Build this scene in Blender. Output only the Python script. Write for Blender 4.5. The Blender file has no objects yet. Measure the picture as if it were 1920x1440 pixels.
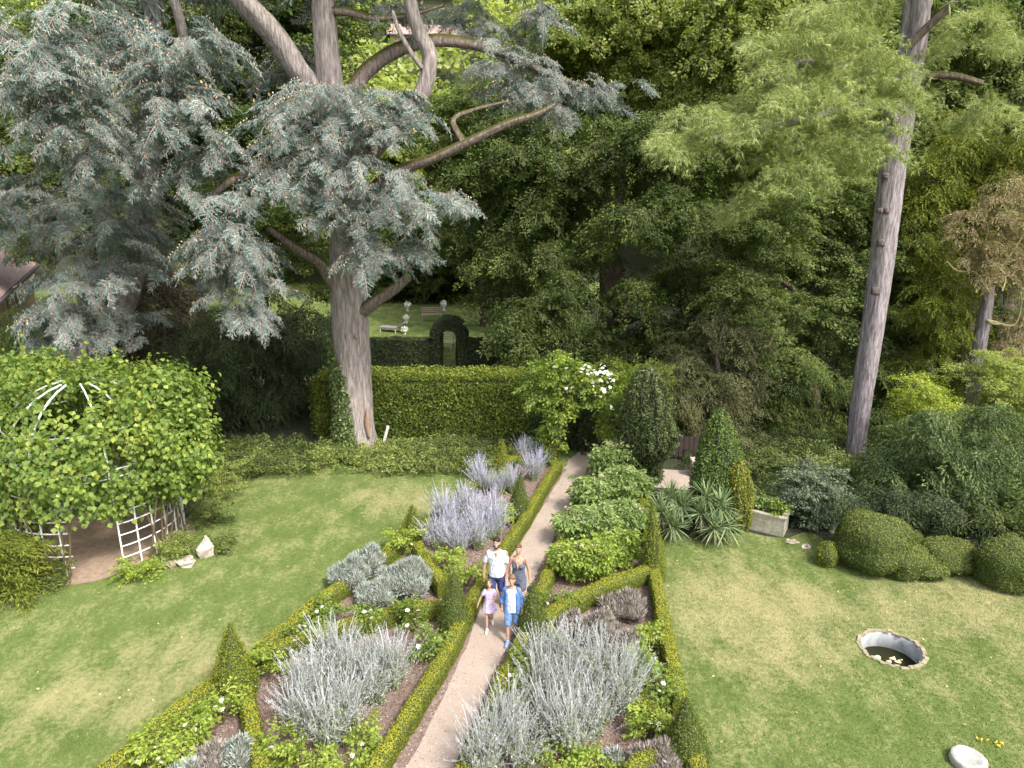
import bpy, math
import numpy as np
from mathutils import Vector, Matrix
rng = np.random.default_rng(11)
SC = bpy.context.scene
COL = SC.collection
R = math.radians
# ------------------------------------------------------------------ camera
H, TH, F = 9.8, R(16.0), 1331.0
cd = bpy.data.cameras.new('camera'); cam = bpy.data.objects.new('camera', cd); COL.objects.link(cam)
cam.location = (0, 0, H); cam.rotation_euler = (math.pi / 2 - TH, 0, 0)
cd.sensor_width = 36.0; cd.lens = F / 1920 * 36.0; cd.clip_start = 0.1; cd.clip_end = 1500
SC.camera = cam
# ------------------------------------------------------------------ sky, sun, exposure
SUN_EL, SUN_AZ = R(52), R(136)          # azimuth from +Y clockwise: right and slightly behind the camera
w = bpy.data.worlds.new('World'); SC.world = w; w.use_nodes = True
nt = w.node_tree; bg = nt.nodes['Background']
sky = nt.nodes.new('ShaderNodeTexSky'); sky.sky_type = 'NISHITA'; sky.sun_disc = False
sky.sun_elevation = SUN_EL; sky.sun_rotation = SUN_AZ; sky.air_density = 1.0; sky.dust_density = 4.0
hs_ = nt.nodes.new('ShaderNodeHueSaturation'); hs_.inputs['Saturation'].default_value = .45      # thin white cloud
nt.links.new(sky.outputs[0], hs_.inputs['Color']); nt.links.new(hs_.outputs[0], bg.inputs[0]); bg.inputs[1].default_value = 0.15
sd = bpy.data.lights.new('sun', 'SUN'); sun = bpy.data.objects.new('sun', sd); COL.objects.link(sun)
sd.energy = 1.85; sd.angle = R(8.0); sd.color = (1.0, 0.95, 0.87)
sv = Vector((math.sin(SUN_AZ) * math.cos(SUN_EL), math.cos(SUN_AZ) * math.cos(SUN_EL), math.sin(SUN_EL)))
sun.rotation_euler = (-sv).to_track_quat('-Z', 'Y').to_euler()
SC.view_settings.view_transform = 'Standard'; SC.view_settings.look = 'None'
SC.view_settings.exposure = 1.38; SC.view_settings.gamma = 1.0
SC.render.engine = 'CYCLES'
SC.cycles.max_bounces = 6; SC.cycles.diffuse_bounces = 3; SC.cycles.transmission_bounces = 3
SC.cycles.glossy_bounces = 2; SC.cycles.caustics_reflective = False; SC.cycles.caustics_refractive = False
SC.cycles.use_denoising = True

# ------------------------------------------------------------------ picture -> place
sT, cT = math.sin(TH), math.cos(TH)
def ray(px, py):
    a, b = (px - 960) / F, (py - 720) / F
    return np.array([a, cT - b * sT, -sT - b * cT])
def G(px, py, z=0.0):
    r = ray(px, py); return np.array([0, 0, H]) + r * ((H - z) / -r[2])
def P(px, py, Y):
    r = ray(px, py); return np.array([0, 0, H]) + r * (Y / r[1])
def S(py, Y):                      # metres per photo pixel at that depth
    return Y / ray(960, py)[1] / F

# ------------------------------------------------------------------ mesh helpers
def nrm(a):
    return a / np.maximum(np.linalg.norm(a, axis=-1, keepdims=True), 1e-9)
class Acc:
    def __init__(s): s.V = []; s.F = []; s.M = []; s.R = []; s.n = 0
    def add(s, V, Fc, m=0, r=0.5):
        V = np.asarray(V, float).reshape(-1, 3); Fc = np.asarray(Fc, int)
        k = len(Fc)
        s.V.append(V); s.F.append(Fc + s.n); s.n += len(V)
        s.M.append(np.full(k, m, int) if np.isscalar(m) else np.asarray(m, int))
        s.R.append(np.full(k, r, float) if np.isscalar(r) else np.asarray(r, float))
        return s
    def build(s, name, mats, parent=None, smooth=False, origin=None):
        V = np.concatenate(s.V)
        if origin is not None: V = V - np.asarray(origin)
        me = bpy.data.meshes.new(name)
        lt = np.concatenate([np.full(len(f), f.shape[1]) for f in s.F])
        lp = np.concatenate([f.ravel() for f in s.F])
        me.vertices.add(len(V)); me.vertices.foreach_set('co', V.ravel().astype(np.float32))
        me.loops.add(len(lp)); me.loops.foreach_set('vertex_index', lp.astype(np.int32))
        me.polygons.add(len(lt)); me.polygons.foreach_set('loop_start', (np.cumsum(lt) - lt).astype(np.int32))
        me.polygons.foreach_set('material_index', np.concatenate(s.M).astype(np.int32))
        me.polygons.foreach_set('use_smooth', np.full(len(lt), smooth))
        at = me.attributes.new('rnd', 'FLOAT', 'FACE'); at.data.foreach_set('value', np.concatenate(s.R).astype(np.float32))
        for m in (mats if isinstance(mats, (list, tuple)) else [mats]): me.materials.append(m)
        me.update(calc_edges=True)
        o = bpy.data.objects.new(name, me); COL.objects.link(o)
        if parent is not None: o.parent = parent
        if origin is not None and parent is None: o.location = origin
        return o
def tag(o, label, cat=None, group=None, kind=None):
    if label: o['label'] = label
    if cat: o['category'] = cat
    if group: o['group'] = group
    if kind: o['kind'] = kind
    return o
def thing(name, label, cat, loc, group=None, rz=0):
    o = bpy.data.objects.new(name, None); COL.objects.link(o)
    o.empty_display_size = 0.2
    o.location = tuple(float(v) for v in loc); o.rotation_euler = (0, 0, rz)
    return tag(o, label, cat, group)
def dup(root, loc, rz=0, sc=1.0, label=None, group=None):
    r = root.copy(); COL.objects.link(r); r.location = tuple(float(v) for v in loc)
    r.rotation_euler = (0, 0, rz); r.scale = (sc, sc, sc) if np.isscalar(sc) else sc
    if label: r['label'] = label
    if group: r['group'] = group
    for ch in list(root.children):
        c = ch.copy(); COL.objects.link(c); c.parent = r
        for g in ch.children:
            d = g.copy(); COL.objects.link(d); d.parent = c
    return r

# unit templates: (V, F, M, C)
def leaf_unit(wd=0.5, fold=0.08):
    return (np.array([[0, 0, 0], [.42, wd / 2, fold], [1, 0, -.05], [.42, -wd / 2, fold]], float), np.array([[0, 1, 2, 3]]), np.array([0]), np.array([0.]))
def needle_unit(wd=0.06):
    return (np.array([[0, wd / 2, 0], [0, -wd / 2, 0], [1, 0, 0]], float), np.array([[0, 1, 2]]), np.array([0]), np.array([0.]))
def scatter(T, pos, x, n, sc, r=None, cj=1.0):
    V, Fc, M, C = T
    N = len(pos); x = nrm(x); y = nrm(np.cross(n, x)); z = np.cross(x, y)
    sc = np.broadcast_to(np.asarray(sc, float).reshape(-1, 1), (N, 1))
    B = np.stack([x * sc, y * sc, z * sc], 1)          # N,3,3 rows
    W = (V[None] @ B + pos[:, None, :]).reshape(-1, 3)
    FF = (Fc[None] + (np.arange(N) * len(V))[:, None, None]).reshape(-1, Fc.shape[1])
    if r is None: r = rng.random(N)
    RR = np.clip(np.asarray(r)[:, None] + cj * C[None], 0, 1).ravel()
    return W, FF, np.tile(M, N), RR
def tmpl(parts):
    """merge scatter outputs of one polygon size into a template; C centred on 0"""
    V = []; Fc = []; M = []; C = []; n = 0
    for (v, f, m, c) in parts:
        V.append(v); Fc.append(f + n); M.append(m); C.append(c); n += len(v)
    return np.concatenate(V), np.concatenate(Fc), np.concatenate(M), np.concatenate(C)
def rv(n, s=1.0): return rng.normal(0, s, (n, 3))

def strip(pts, w0, w1, m=1):
    pts = np.asarray(pts, float); k = len(pts); wd = np.linspace(w0, w1, k)
    d = nrm(np.gradient(pts, axis=0)); sd_ = nrm(np.cross(d, [0, 0, 1.0]) + 1e-6)
    V = np.concatenate([pts + sd_ * wd[:, None] / 2, pts - sd_ * wd[:, None] / 2])
    Fc = np.array([[i, i + 1, k + i + 1, k + i] for i in range(k - 1)])
    return V, Fc, np.full(k - 1, m), np.zeros(k - 1)

def spray_broad(n=26, size=.2, wd=.6, droop=.15, spread=.38, jz=.07, tilt=.45, twig=True):
    t = np.sort(rng.random(n)) ** .8
    sgn = np.where(rng.random(n) < .5, 1, -1)
    lat = sgn * rng.random(n) * spread * (1.15 - .7 * t)
    pos = np.stack([t * .95, lat, -droop * t ** 2 - .15 * np.abs(lat) + rng.normal(0, jz, n)], 1)
    ang = sgn * R(1) * rng.uniform(5, 75, n)
    x = np.stack([np.cos(ang), np.sin(ang), -.25 - droop * t + rng.normal(0, .25, n)], 1)
    nn = np.array([0, 0, 1.0]) + rv(n, tilt)
    v, f, m, _ = scatter(leaf_unit(wd), pos, x, nn, size * rng.uniform(.7, 1.25, n), np.zeros(n))
    c = np.repeat(rng.normal(0, .16, n), 1)
    parts = [(v, f, m, c)]
    if twig:
        q = np.linspace(0, .9, 4)
        parts.append(strip(np.stack([q, 0 * q, -droop * q ** 2 - .02], 1), .03, .012))
    return tmpl(parts)
def spray_cedar(nf=11, droop=.35, cones=2):
    parts = []; q = np.linspace(0, 1, 5)
    axis = lambda t: np.stack([t, 0 * t, -droop * t ** 2], -1)
    parts.append(strip(axis(q), .05, .02))
    P_, X_, S_, C_ = [], [], [], []
    for i in range(nf):
        for sg in (1, -1):
            t = .08 + .9 * i / nf + rng.uniform(-.03, .03); L = (.42 - .27 * t) * rng.uniform(.7, 1.25)
            a = sg * R(rng.uniform(38, 68)); o = axis(np.array(t))
            d = np.array([math.cos(a), math.sin(a), -.35 - droop * t + rng.normal(0, .15)]); d /= np.linalg.norm(d)
            P_.append(o); X_.append(d); S_.append(L); C_.append(rng.normal(0, .12))
            for j in range(5):
                tt = rng.uniform(.2, .85); b = a + R(rng.uniform(-50, 50))
                d2 = np.array([math.cos(b), math.sin(b), -.25 - droop * t + rng.normal(0, .3)]); d2 /= np.linalg.norm(d2)
                P_.append(o + d * L * tt); X_.append(d2); S_.append(L * rng.uniform(.35, .6)); C_.append(rng.normal(.08, .12))
    P_ = np.array(P_); X_ = np.array(X_); n = len(P_)
    U = leaf_unit(.13, .012)
    v, f, m, _ = scatter(U, P_, X_, np.array([0, 0, 1.]) + rv(n, .5), np.array(S_), np.zeros(n))
    m = np.where(rng.random(n) < .08, 1, 0)
    parts.append((v, f, m, np.array(C_) * 1.5))
    if cones:
        k = cones; t = rng.uniform(.1, .9, k); p = axis(t) + np.stack([0 * t, rng.normal(0, .1, k), .03 + 0 * t], 1)
        v, f, m, c = scatter(leaf_unit(.6, .0), p, np.array([[0, 0, 1.]] * k) + rv(k, .1), np.array([[0, 1., 0]] * k) + rv(k, .2), .1, np.zeros(k))
        parts.append((v, f, m + 2, np.zeros(k)))
    return tmpl(parts)
def spray_pine(nt_=7, nn=16, L=.34):
    parts = []
    for i in range(nt_):
        t = (i + .5) / nt_; o = np.array([t, rng.normal(0, .16), -.25 * t * t + rng.normal(0, .08)])
        d = np.array([1, rng.normal(0, .6), -.3]); d /= np.linalg.norm(d)
        X_ = d + rv(nn, .55); X_[:, 2] -= .15
        v, f, m, _ = scatter(needle_unit(.075), np.repeat(o[None], nn, 0), X_, rv(nn), L * rng.uniform(.7, 1.2, nn), np.zeros(nn))
        parts.append((v, f, m, rng.normal(0, .15, nn)))
    return tmpl(parts)
def spray_fine(n=34, size=.17, wd=.28, droop=.3, spread=.25):
    return spray_broad(n, size, wd, droop, spread, .05, .6, False)

def branchy(clumps, nb, ns, droop=.3, el=(-.1, .5), front=.0, dens=None, nout=.9):
    pos, X, N, Rn = [], [], [], []
    for c, r in clumps:
        c = np.asarray(c, float); r = np.asarray(r, float)
        m = max(6, int(nb * (1 if dens is None else (r[0] * r[2]) / dens)))
        u = rv(m); u = nrm(u) * (rng.random((m, 1)) ** .45)
        u[:, 2] = rng.uniform(-.9, .95, m)
        o = c + u * r * np.array([.4, .4, 1])
        az = rng.uniform(0, 2 * math.pi, m)
        if front > 0: az = np.where(rng.random(m) < front, rng.normal(-math.pi / 2, .9, m), az)
        dh = np.stack([np.cos(az), np.sin(az), 0 * az], 1)
        L = np.hypot(r[0] * np.cos(az), r[1] * np.sin(az)) * np.sqrt(np.clip(1 - u[:, 2] ** 2, .08, 1)) * rng.uniform(.55, 1.12, m)
        e = rng.uniform(el[0], el[1], m)
        br = rng.normal(0, .10, m)
        t = np.linspace(.15, 1, ns)
        tt = t[None, :, None]; LL = L[:, None, None]
        p = o[:, None] + LL * dh[:, None] * tt
        zc = e[:, None] * L[:, None] * t - droop * L[:, None] * t ** 2
        p[..., 2] += zc
        sl = e[:, None] - 2 * droop * t[None]
        sg = np.where((np.arange(ns) % 2) == 0, 1, -1)[None] * np.radians(rng.uniform(15, 70, (m, ns))) * (1.1 - .8 * t)
        a2 = az[:, None] + sg
        x = np.stack([np.cos(a2), np.sin(a2), np.clip(sl, -1.6, .8) * .8], -1) + rng.normal(0, .12, (m, ns, 3))
        n_ = np.array([0, 0, 1.]) + nout * (p - c) / r + rng.normal(0, .3, (m, ns, 3))
        pos.append((p + rng.normal(0, .05, p.shape)).reshape(-1, 3)); X.append(x.reshape(-1, 3)); N.append(n_.reshape(-1, 3))
        Rn.append((.5 + br[:, None] + rng.normal(0, .1, (m, ns))).ravel())
    return np.concatenate(pos), np.concatenate(X), np.concatenate(N), np.concatenate(Rn)
def foliage(acc, T, pts, sc, moff=0):
    """scatter several templates over the points"""
    p, x, n, r = pts; k = len(T); idx = rng.integers(0, k, len(p))
    s = sc * rng.uniform(.75, 1.25, len(p))
    for i in range(k):
        q = idx == i
        if q.any():
            v, f, m, rr = scatter(T[i], p[q], x[q], n[q], s[q], r[q]); acc.add(v, f, m + moff, rr)
    return acc

def tube(pts, rad, seg=12, lump=.06, sub=4):
    """swept tube through the points, Catmull-Rom, uneven bark"""
    pts = np.asarray(pts, float); rad = np.asarray(rad, float); n = len(pts)
    e = np.concatenate([[2 * pts[0] - pts[1]], pts, [2 * pts[-1] - pts[-2]]]); out = []; rr = []
    for i in range(n - 1):
        a, b, c, d = e[i:i + 4]
        for j in range(sub):
            t = j / sub
            out.append(.5 * ((2 * b) + (-a + c) * t + (2 * a - 5 * b + 4 * c - d) * t * t + (-a + 3 * b - 3 * c + d) * t ** 3))
            rr.append(rad[i] * (1 - t) + rad[i + 1] * t)
    out.append(pts[-1]); rr.append(rad[-1]); out = np.array(out); rr = np.array(rr); k = len(out)
    d = nrm(np.gradient(out, axis=0)); ref = np.array([.31, .95, .05]); V = []
    ph = rng.uniform(0, 6.28, 3)
    for i in range(k):
        x = np.cross(d[i], ref); x /= np.linalg.norm(x); y = np.cross(d[i], x)
        a = np.linspace(0, 2 * math.pi, seg, endpoint=False)
        q = 1 + lump * (np.sin(3 * a + ph[0] + i * .13) + .7 * np.sin(5 * a + ph[1] - i * .2) + .5 * np.sin(9 * a + ph[2])) + rng.normal(0, lump * .25, seg)
        V.append(out[i] + (np.cos(a)[:, None] * x + np.sin(a)[:, None] * y) * (rr[i] * q)[:, None])
    V = np.concatenate(V); Fc = []
    for i in range(k - 1):
        for j in range(seg):
            j2 = (j + 1) % seg; Fc.append([i * seg + j, i * seg + j2, (i + 1) * seg + j2, (i + 1) * seg + j])
    return V, np.array(Fc)
def cap_end(acc, V, seg, m=0):       # close a tube's last ring
    n = len(V); c = V[-seg:].mean(0); acc.add(np.concatenate([V[-seg:], [c]]), [[j, (j + 1) % seg, seg] for j in range(seg)], m)
def lathe(prof, seg=32, wob=0.0):
    """prof [(r,z)...] bottom to top; returns V,F"""
    k = len(prof); a = np.linspace(0, 2 * math.pi, seg, endpoint=False); V = []
    for r_, z_ in prof:
        q = r_ * (1 + rng.normal(0, wob, seg)); V.append(np.stack([np.cos(a) * q, np.sin(a) * q, np.full(seg, z_)], 1))
    V = np.concatenate(V); Fc = [[i * seg + j, i * seg + (j + 1) % seg, (i + 1) * seg + (j + 1) % seg, (i + 1) * seg + j] for i in range(k - 1) for j in range(seg)]
    return V, np.array(Fc)
def box(x0, x1, y0, y1, z0, z1):
    V = np.array([[x, y, z] for z in (z0, z1) for y in (y0, y1) for x in (x0, x1)], float)
    return V, np.array([[0, 2, 3, 1], [4, 5, 7, 6], [0, 1, 5, 4], [2, 6, 7, 3], [0, 4, 6, 2], [1, 3, 7, 5]])
def bar(a, b, w_=.05, h_=None):
    a = np.asarray(a, float); b = np.asarray(b, float); h_ = h_ or w_
    d = b - a; L = np.linalg.norm(d); d = d / L
    ref = np.array([0, 0, 1.]) if abs(d[2]) < .9 else np.array([0, 1., 0])
    y = np.cross(ref, d); y /= np.linalg.norm(y); z = np.cross(d, y)
    V, Fc = box(0, L, -w_ / 2, w_ / 2, -h_ / 2, h_ / 2)
    return a + V @ np.stack([d, y, z]), Fc
def ellip(c, r, nu=20, nv=12, lump=.05, zmin=-1):
    prof = []
    u = np.linspace(0, 2 * math.pi, nu, endpoint=False); v = np.linspace(math.asin(max(zmin, -.999)), math.pi / 2 - .02, nv)
    V = np.array([[math.cos(b) * math.cos(a), math.cos(b) * math.sin(a), math.sin(b)] for b in v for a in u])
    q = 1 + lump * (np.sin(V[:, 0] * 5 + c[0]) + np.sin(V[:, 1] * 6 + c[1] * 2) + np.sin(V[:, 2] * 7 + c[0] * 3))
    V = V * q[:, None] * np.asarray(r) + np.asarray(c)
    Fc = [[i * nu + j, i * nu + (j + 1) % nu, (i + 1) * nu + (j + 1) % nu, (i + 1) * nu + j] for i in range(nv - 1) for j in range(nu)]
    return V, np.array(Fc)
def sample_faces(V, Fc, n):
    T = np.concatenate([Fc[:, [0, 1, 2]], Fc[:, [0, 2, 3]]]) if Fc.shape[1] == 4 else Fc
    a, b, c = V[T[:, 0]], V[T[:, 1]], V[T[:, 2]]; cr = np.cross(b - a, c - a); A = np.linalg.norm(cr, axis=1) / 2
    i = rng.choice(len(T), n, p=A / A.sum()); u, v = rng.random((2, n)); q = u + v > 1; u[q] = 1 - u[q]; v[q] = 1 - v[q]
    return a[i] + (b - a)[i] * u[:, None] + (c - a)[i] * v[:, None], nrm(cr)[i]
def area(V, Fc):
    T = np.concatenate([Fc[:, [0, 1, 2]], Fc[:, [0, 2, 3]]]) if Fc.shape[1] == 4 else Fc
    return np.linalg.norm(np.cross(V[T[:, 1]] - V[T[:, 0]], V[T[:, 2]] - V[T[:, 0]]), axis=1).sum() / 2
def coat(acc, V, Fc, dens, size, unit=None, m=1, out=.35, lift=.03, top_pale=.25, jit=.8, var=.13):
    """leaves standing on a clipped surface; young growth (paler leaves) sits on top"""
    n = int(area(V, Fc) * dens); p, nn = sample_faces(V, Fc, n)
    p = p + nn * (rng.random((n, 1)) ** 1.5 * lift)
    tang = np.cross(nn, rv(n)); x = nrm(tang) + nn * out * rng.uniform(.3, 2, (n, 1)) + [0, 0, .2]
    r = rng.normal(.40, var, n) + top_pale * np.clip(nn[:, 2], 0, 1)
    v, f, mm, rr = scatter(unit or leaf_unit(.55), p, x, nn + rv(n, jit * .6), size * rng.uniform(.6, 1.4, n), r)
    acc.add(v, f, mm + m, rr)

# ------------------------------------------------------------------ materials
def mat(name):
    m = bpy.data.materials.new(name); m.use_nodes = True; n = m.node_tree.nodes; b = n['Principled BSDF']
    return m, m.node_tree, b
def ramp(nt, fac, stops):
    r = nt.nodes.new('ShaderNodeValToRGB'); el = r.color_ramp.elements
    while len(el) > 2: el.remove(el[-1])
    for i, (p_, c_) in enumerate(stops):
        e = el[i] if i < 2 else el.new(p_)
        e.position = p_; e.color = (*c_, 1)
    nt.links.new(fac, r.inputs[0]); return r.outputs[0]
def noise(nt, sc, det=4, rough=.6, vec=None, stretch=None, out=0):
    t = nt.nodes.new('ShaderNodeTexNoise'); t.inputs['Scale'].default_value = sc; t.inputs['Detail'].default_value = det; t.inputs['Roughness'].default_value = rough
    c = nt.nodes.new('ShaderNodeTexCoord'); v = c.outputs['Object']
    if stretch:
        mp = nt.nodes.new('ShaderNodeMapping'); mp.inputs['Scale'].default_value = stretch; nt.links.new(v, mp.inputs[0]); v = mp.outputs[0]
    nt.links.new(v, t.inputs['Vector']); return t.outputs[out]
def mth(nt, op, a, b=None, clamp=False):
    n = nt.nodes.new('ShaderNodeMath'); n.operation = op; n.use_clamp = clamp
    for i, v in enumerate((a, b)):
        if v is None: continue
        if isinstance(v, (int, float)): n.inputs[i].default_value = v
        else: nt.links.new(v, n.inputs[i])
    return n.outputs[0]
def mixc(nt, f, a, b, mode='MIX'):
    n = nt.nodes.new('ShaderNodeMix'); n.data_type = 'RGBA'; n.blend_type = mode
    for i, v in ((0, f), (6, a), (7, b)):
        if isinstance(v, (int, float)): n.inputs[i].default_value = v
        elif isinstance(v, tuple): n.inputs[i].default_value = (*v, 1)
        else: nt.links.new(v, n.inputs[i])
    return n.outputs[2]
def bump(nt, b, h, st=.4, dist=.02):
    n = nt.nodes.new('ShaderNodeBump'); n.inputs['Strength'].default_value = st; n.inputs['Distance'].default_value = dist
    nt.links.new(h, n.inputs['Height']); nt.links.new(n.outputs[0], b.inputs['Normal'])
def leafmat(name, c0, c1, c2, trans=.35, patch=.25, rough=.6, tcol=1.5):
    m, nt, b = mat(name)
    a = nt.nodes.new('ShaderNodeAttribute'); a.attribute_name = 'rnd'
    f = mth(nt, 'ADD', a.outputs['Fac'], mth(nt, 'MULTIPLY', mth(nt, 'SUBTRACT', noise(nt, .6, 2), .5), patch * 2))
    col = ramp(nt, f, [(.05, c0), (.5, c1), (.97, c2)])
    nt.links.new(col, b.inputs['Base Color']); b.inputs['Roughness'].default_value = rough
    b.inputs['Specular IOR Level'].default_value = .3
    if trans > 0:
        t = nt.nodes.new('ShaderNodeBsdfTranslucent'); tc = mixc(nt, 1.0, col, (tcol, tcol * 1.05, tcol * .5), 'MULTIPLY'); nt.links.new(tc, t.inputs[0])
        mx = nt.nodes.new('ShaderNodeMixShader'); mx.inputs[0].default_value = trans
        nt.links.new(b.outputs[0], mx.inputs[1]); nt.links.new(t.outputs[0], mx.inputs[2])
        nt.links.new(mx.outputs[0], nt.nodes['Material Output'].inputs[0])
    return m
def plain(name, col, rough=.7, var=.15, sc=8, bmp=0, metal=0, col2=None):
    m, nt, b = mat(name)
    c2 = col2 or tuple(v * (1 - var) for v in col)
    c = ramp(nt, noise(nt, sc, 5), [(.3, c2), (.7, col)]); nt.links.new(c, b.inputs['Base Color'])
    b.inputs['Roughness'].default_value = rough; b.inputs['Metallic'].default_value = metal
    if bmp: bump(nt, b, noise(nt, sc * 3, 5), bmp, .02)
    return m
def barkmat(name, c0, c1, c2, moss=None, mossamt=.5, stretch=(6, 6, .9), sc=2.3):
    m, nt, b = mat(name)
    n1 = noise(nt, sc, 8, .68, stretch=stretch)
    c = ramp(nt, n1, [(.38, c0), (.5, c1), (.62, c2)])
    n2 = noise(nt, .9, 3)
    c = mixc(nt, mth(nt, 'MULTIPLY', n2, .35), c, c2, 'MIX')
    if moss:
        g = nt.nodes.new('ShaderNodeNewGeometry'); s = nt.nodes.new('ShaderNodeSeparateXYZ'); nt.links.new(g.outputs['Normal'], s.inputs[0])
        f = mth(nt, 'MULTIPLY', mth(nt, 'ADD', mth(nt, 'MULTIPLY', s.outputs[2], 1.6), mth(nt, 'SUBTRACT', noise(nt, 3.0, 4), .75)), mossamt * 2, True)
        c = mixc(nt, f, c, moss)
    nt.links.new(c, b.inputs['Base Color']); b.inputs['Roughness'].default_value = .9; b.inputs['Specular IOR Level'].default_value = .15
    bump(nt, b, n1, 1.0, .10)
    return m
# ------------------------------------------------------------------ ground colours
WELL = G(1671, 1216)
def lawn_color(nt):
    n1 = noise(nt, .35, 4); n2 = noise(nt, 1.6, 6, .7, stretch=(1.0, .55, 1)); n3 = noise(nt, 9, 5, .7)
    c = ramp(nt, mth(nt, 'ADD', mth(nt, 'MULTIPLY', n2, .6), mth(nt, 'MULTIPLY', n3, .4)), [(.33, (.075, .115, .025)), (.5, (.125, .17, .045)), (.66, (.20, .235, .085))])
    tc = nt.nodes.new('ShaderNodeTexCoord'); s = nt.nodes.new('ShaderNodeSeparateXYZ'); nt.links.new(tc.outputs['Object'], s.inputs[0])
    # the right-hand lawn is drier, most of all in a band along the beds and below the clipped yews
    def blob(x, y, rx, ry, k):
        a = mth(nt, 'POWER', mth(nt, 'DIVIDE', mth(nt, 'SUBTRACT', s.outputs[0], x), rx), 2)
        b_ = mth(nt, 'POWER', mth(nt, 'DIVIDE', mth(nt, 'SUBTRACT', s.outputs[1], y), ry), 2)
        return mth(nt, 'MULTIPLY', mth(nt, 'SUBTRACT', 1.0, mth(nt, 'ADD', a, b_), True), k)
    dry = mth(nt, 'ADD', blob(5.6, 14.6, 2.6, 3.2, .36), blob(10.5, 15.0, 4.5, 1.6, .30))
    dry = mth(nt, 'ADD', dry, blob(12.2, 12.6, 2.2, 1.8, .25)); dry = mth(nt, 'ADD', dry, blob(-3.6, 20.8, 2.2, 1.2, .38))
    dry = mth(nt, 'ADD', dry, blob(-6.8, 12.6, 2.8, 2.0, .22)); dry = mth(nt, 'ADD', dry, blob(-9.5, 11.5, 3, 1.4, .2))
    f = mth(nt, 'ADD', mth(nt, 'ADD', dry, mth(nt, 'MULTIPLY', n1, .5)), mth(nt, 'MULTIPLY', mth(nt, 'SUBTRACT', n2, .5), 1.1))
    f = mth(nt, 'ADD', f, mth(nt, 'MULTIPLY', mth(nt, 'SUBTRACT', n3, .5), .9))
    f = mth(nt, 'MULTIPLY', mth(nt, 'SUBTRACT', f, .25), 2.3, True)
    return mixc(nt, mth(nt, 'MULTIPLY', f, .85), c, (.36, .32, .16))
m_lawn, nt_, b_ = mat('lawn_grass'); nt_.links.new(lawn_color(nt_), b_.inputs['Base Color']); b_.inputs['Roughness'].default_value = .95
b_.inputs['Specular IOR Level'].default_value = .1; bump(nt_, b_, noise(nt_, 30, 5, .75), .7, .05)
m_blade, nt_, b_ = mat('grass_blades'); cc = lawn_color(nt_)
a_ = nt_.nodes.new('ShaderNodeAttribute'); a_.attribute_name = 'rnd'
cc = mixc(nt_, .35, cc, mixc(nt_, a_.outputs['Fac'], (.10, .15, .03), (.28, .32, .12))); nt_.links.new(cc, b_.inputs['Base Color']); b_.inputs['Roughness'].default_value = .8
m_soil, nt_, b_ = mat('mulch_soil')
c_ = ramp(nt_, noise(nt_, 14, 6, .75), [(.3, (.10, .065, .05)), (.5, (.20, .14, .115)), (.7, (.34, .26, .22))]); nt_.links.new(c_, b_.inputs['Base Color']); b_.inputs['Roughness'].default_value = .95
bump(nt_, b_, noise(nt_, 22, 5, .7), 1.0, .04)
m_gravel, nt_, b_ = mat('path_gravel')
c_ = ramp(nt_, noise(nt_, 60, 4, .8), [(.3, (.31, .262, .225)), (.7, (.47, .41, .36))])
c_ = mixc(nt_, mth(nt_, 'MULTIPLY', mth(nt_, 'SUBTRACT', noise(nt_, 1.3, 5, .6), .38), 1.6, True), (.33, .26, .21), c_); nt_.links.new(c_, b_.inputs['Base Color']); b_.inputs['Roughness'].default_value = .95
bump(nt_, b_, noise(nt_, 45, 4, .7), .6, .015)
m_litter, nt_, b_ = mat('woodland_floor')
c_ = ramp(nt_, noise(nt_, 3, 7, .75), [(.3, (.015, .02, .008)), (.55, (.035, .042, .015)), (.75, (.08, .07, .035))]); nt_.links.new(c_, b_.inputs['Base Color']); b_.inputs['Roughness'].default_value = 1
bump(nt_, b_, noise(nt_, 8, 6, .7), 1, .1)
# ground: one sheet, rings round the sunken basin
acc = Acc(); seg = 96; a = np.linspace(0, 2 * math.pi, seg, endpoint=False)
rr_ = [.65, .85, 1.3, 2.2, 4, 8, 16, 30, 60, 120, 260, 600]; V = []
for q in rr_: V.append(np.stack([WELL[0] + np.cos(a) * q, WELL[1] + np.sin(a) * q, 0 * a], 1))
acc.add(np.concatenate(V), [[i * seg + j, i * seg + (j + 1) % seg, (i + 1) * seg + (j + 1) % seg, (i + 1) * seg + j] for i in range(len(rr_) - 1) for j in range(seg)])
tag(acc.build('ground', m_lawn), None, kind='structure')
from mathutils.geometry import tessellate_polygon
def sheet(name, pts, z, m, jit=.0):
    pts = np.array([p[:2] for p in pts], float); out = []
    for i in range(len(pts)):
        p, q = pts[i], pts[(i + 1) % len(pts)]; k = max(1, int(np.linalg.norm(q - p) / .35)) if jit else 1
        for j in range(k): out.append(p + (q - p) * j / k + rng.normal(0, jit, 2))
    V = [Vector((p[0], p[1], z)) for p in out]; T = tessellate_polygon([V])
    me = bpy.data.meshes.new(name); me.from_pydata(V, [], [tuple(t) for t in T]); me.materials.append(m); me.update()
    bm_flip = me.polygons[0].normal.z < 0
    if bm_flip: me.flip_normals()
    o = bpy.data.objects.new(name, me); COL.objects.link(o); return tag(o, None, kind='structure')
def GG(l): return [G(x, y) for x, y in l]
PL = [(560, 1750), (640, 1600), (735, 1440), (800, 1330), (845, 1235), (885, 1145), (925, 1075), (985, 985), (1056, 880), (1066, 862)]
PR = [(690, 1750), (770, 1600), (852, 1440), (907, 1310), (957, 1195), (992, 1110), (1027, 1030), (1062, 960), (1098, 885), (1108, 862)]
sheet('garden_path', GG(PL) + [G(1085, 848), G(1112, 848)] + GG(PR)[::-1], .012, m_gravel, .025)
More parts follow.
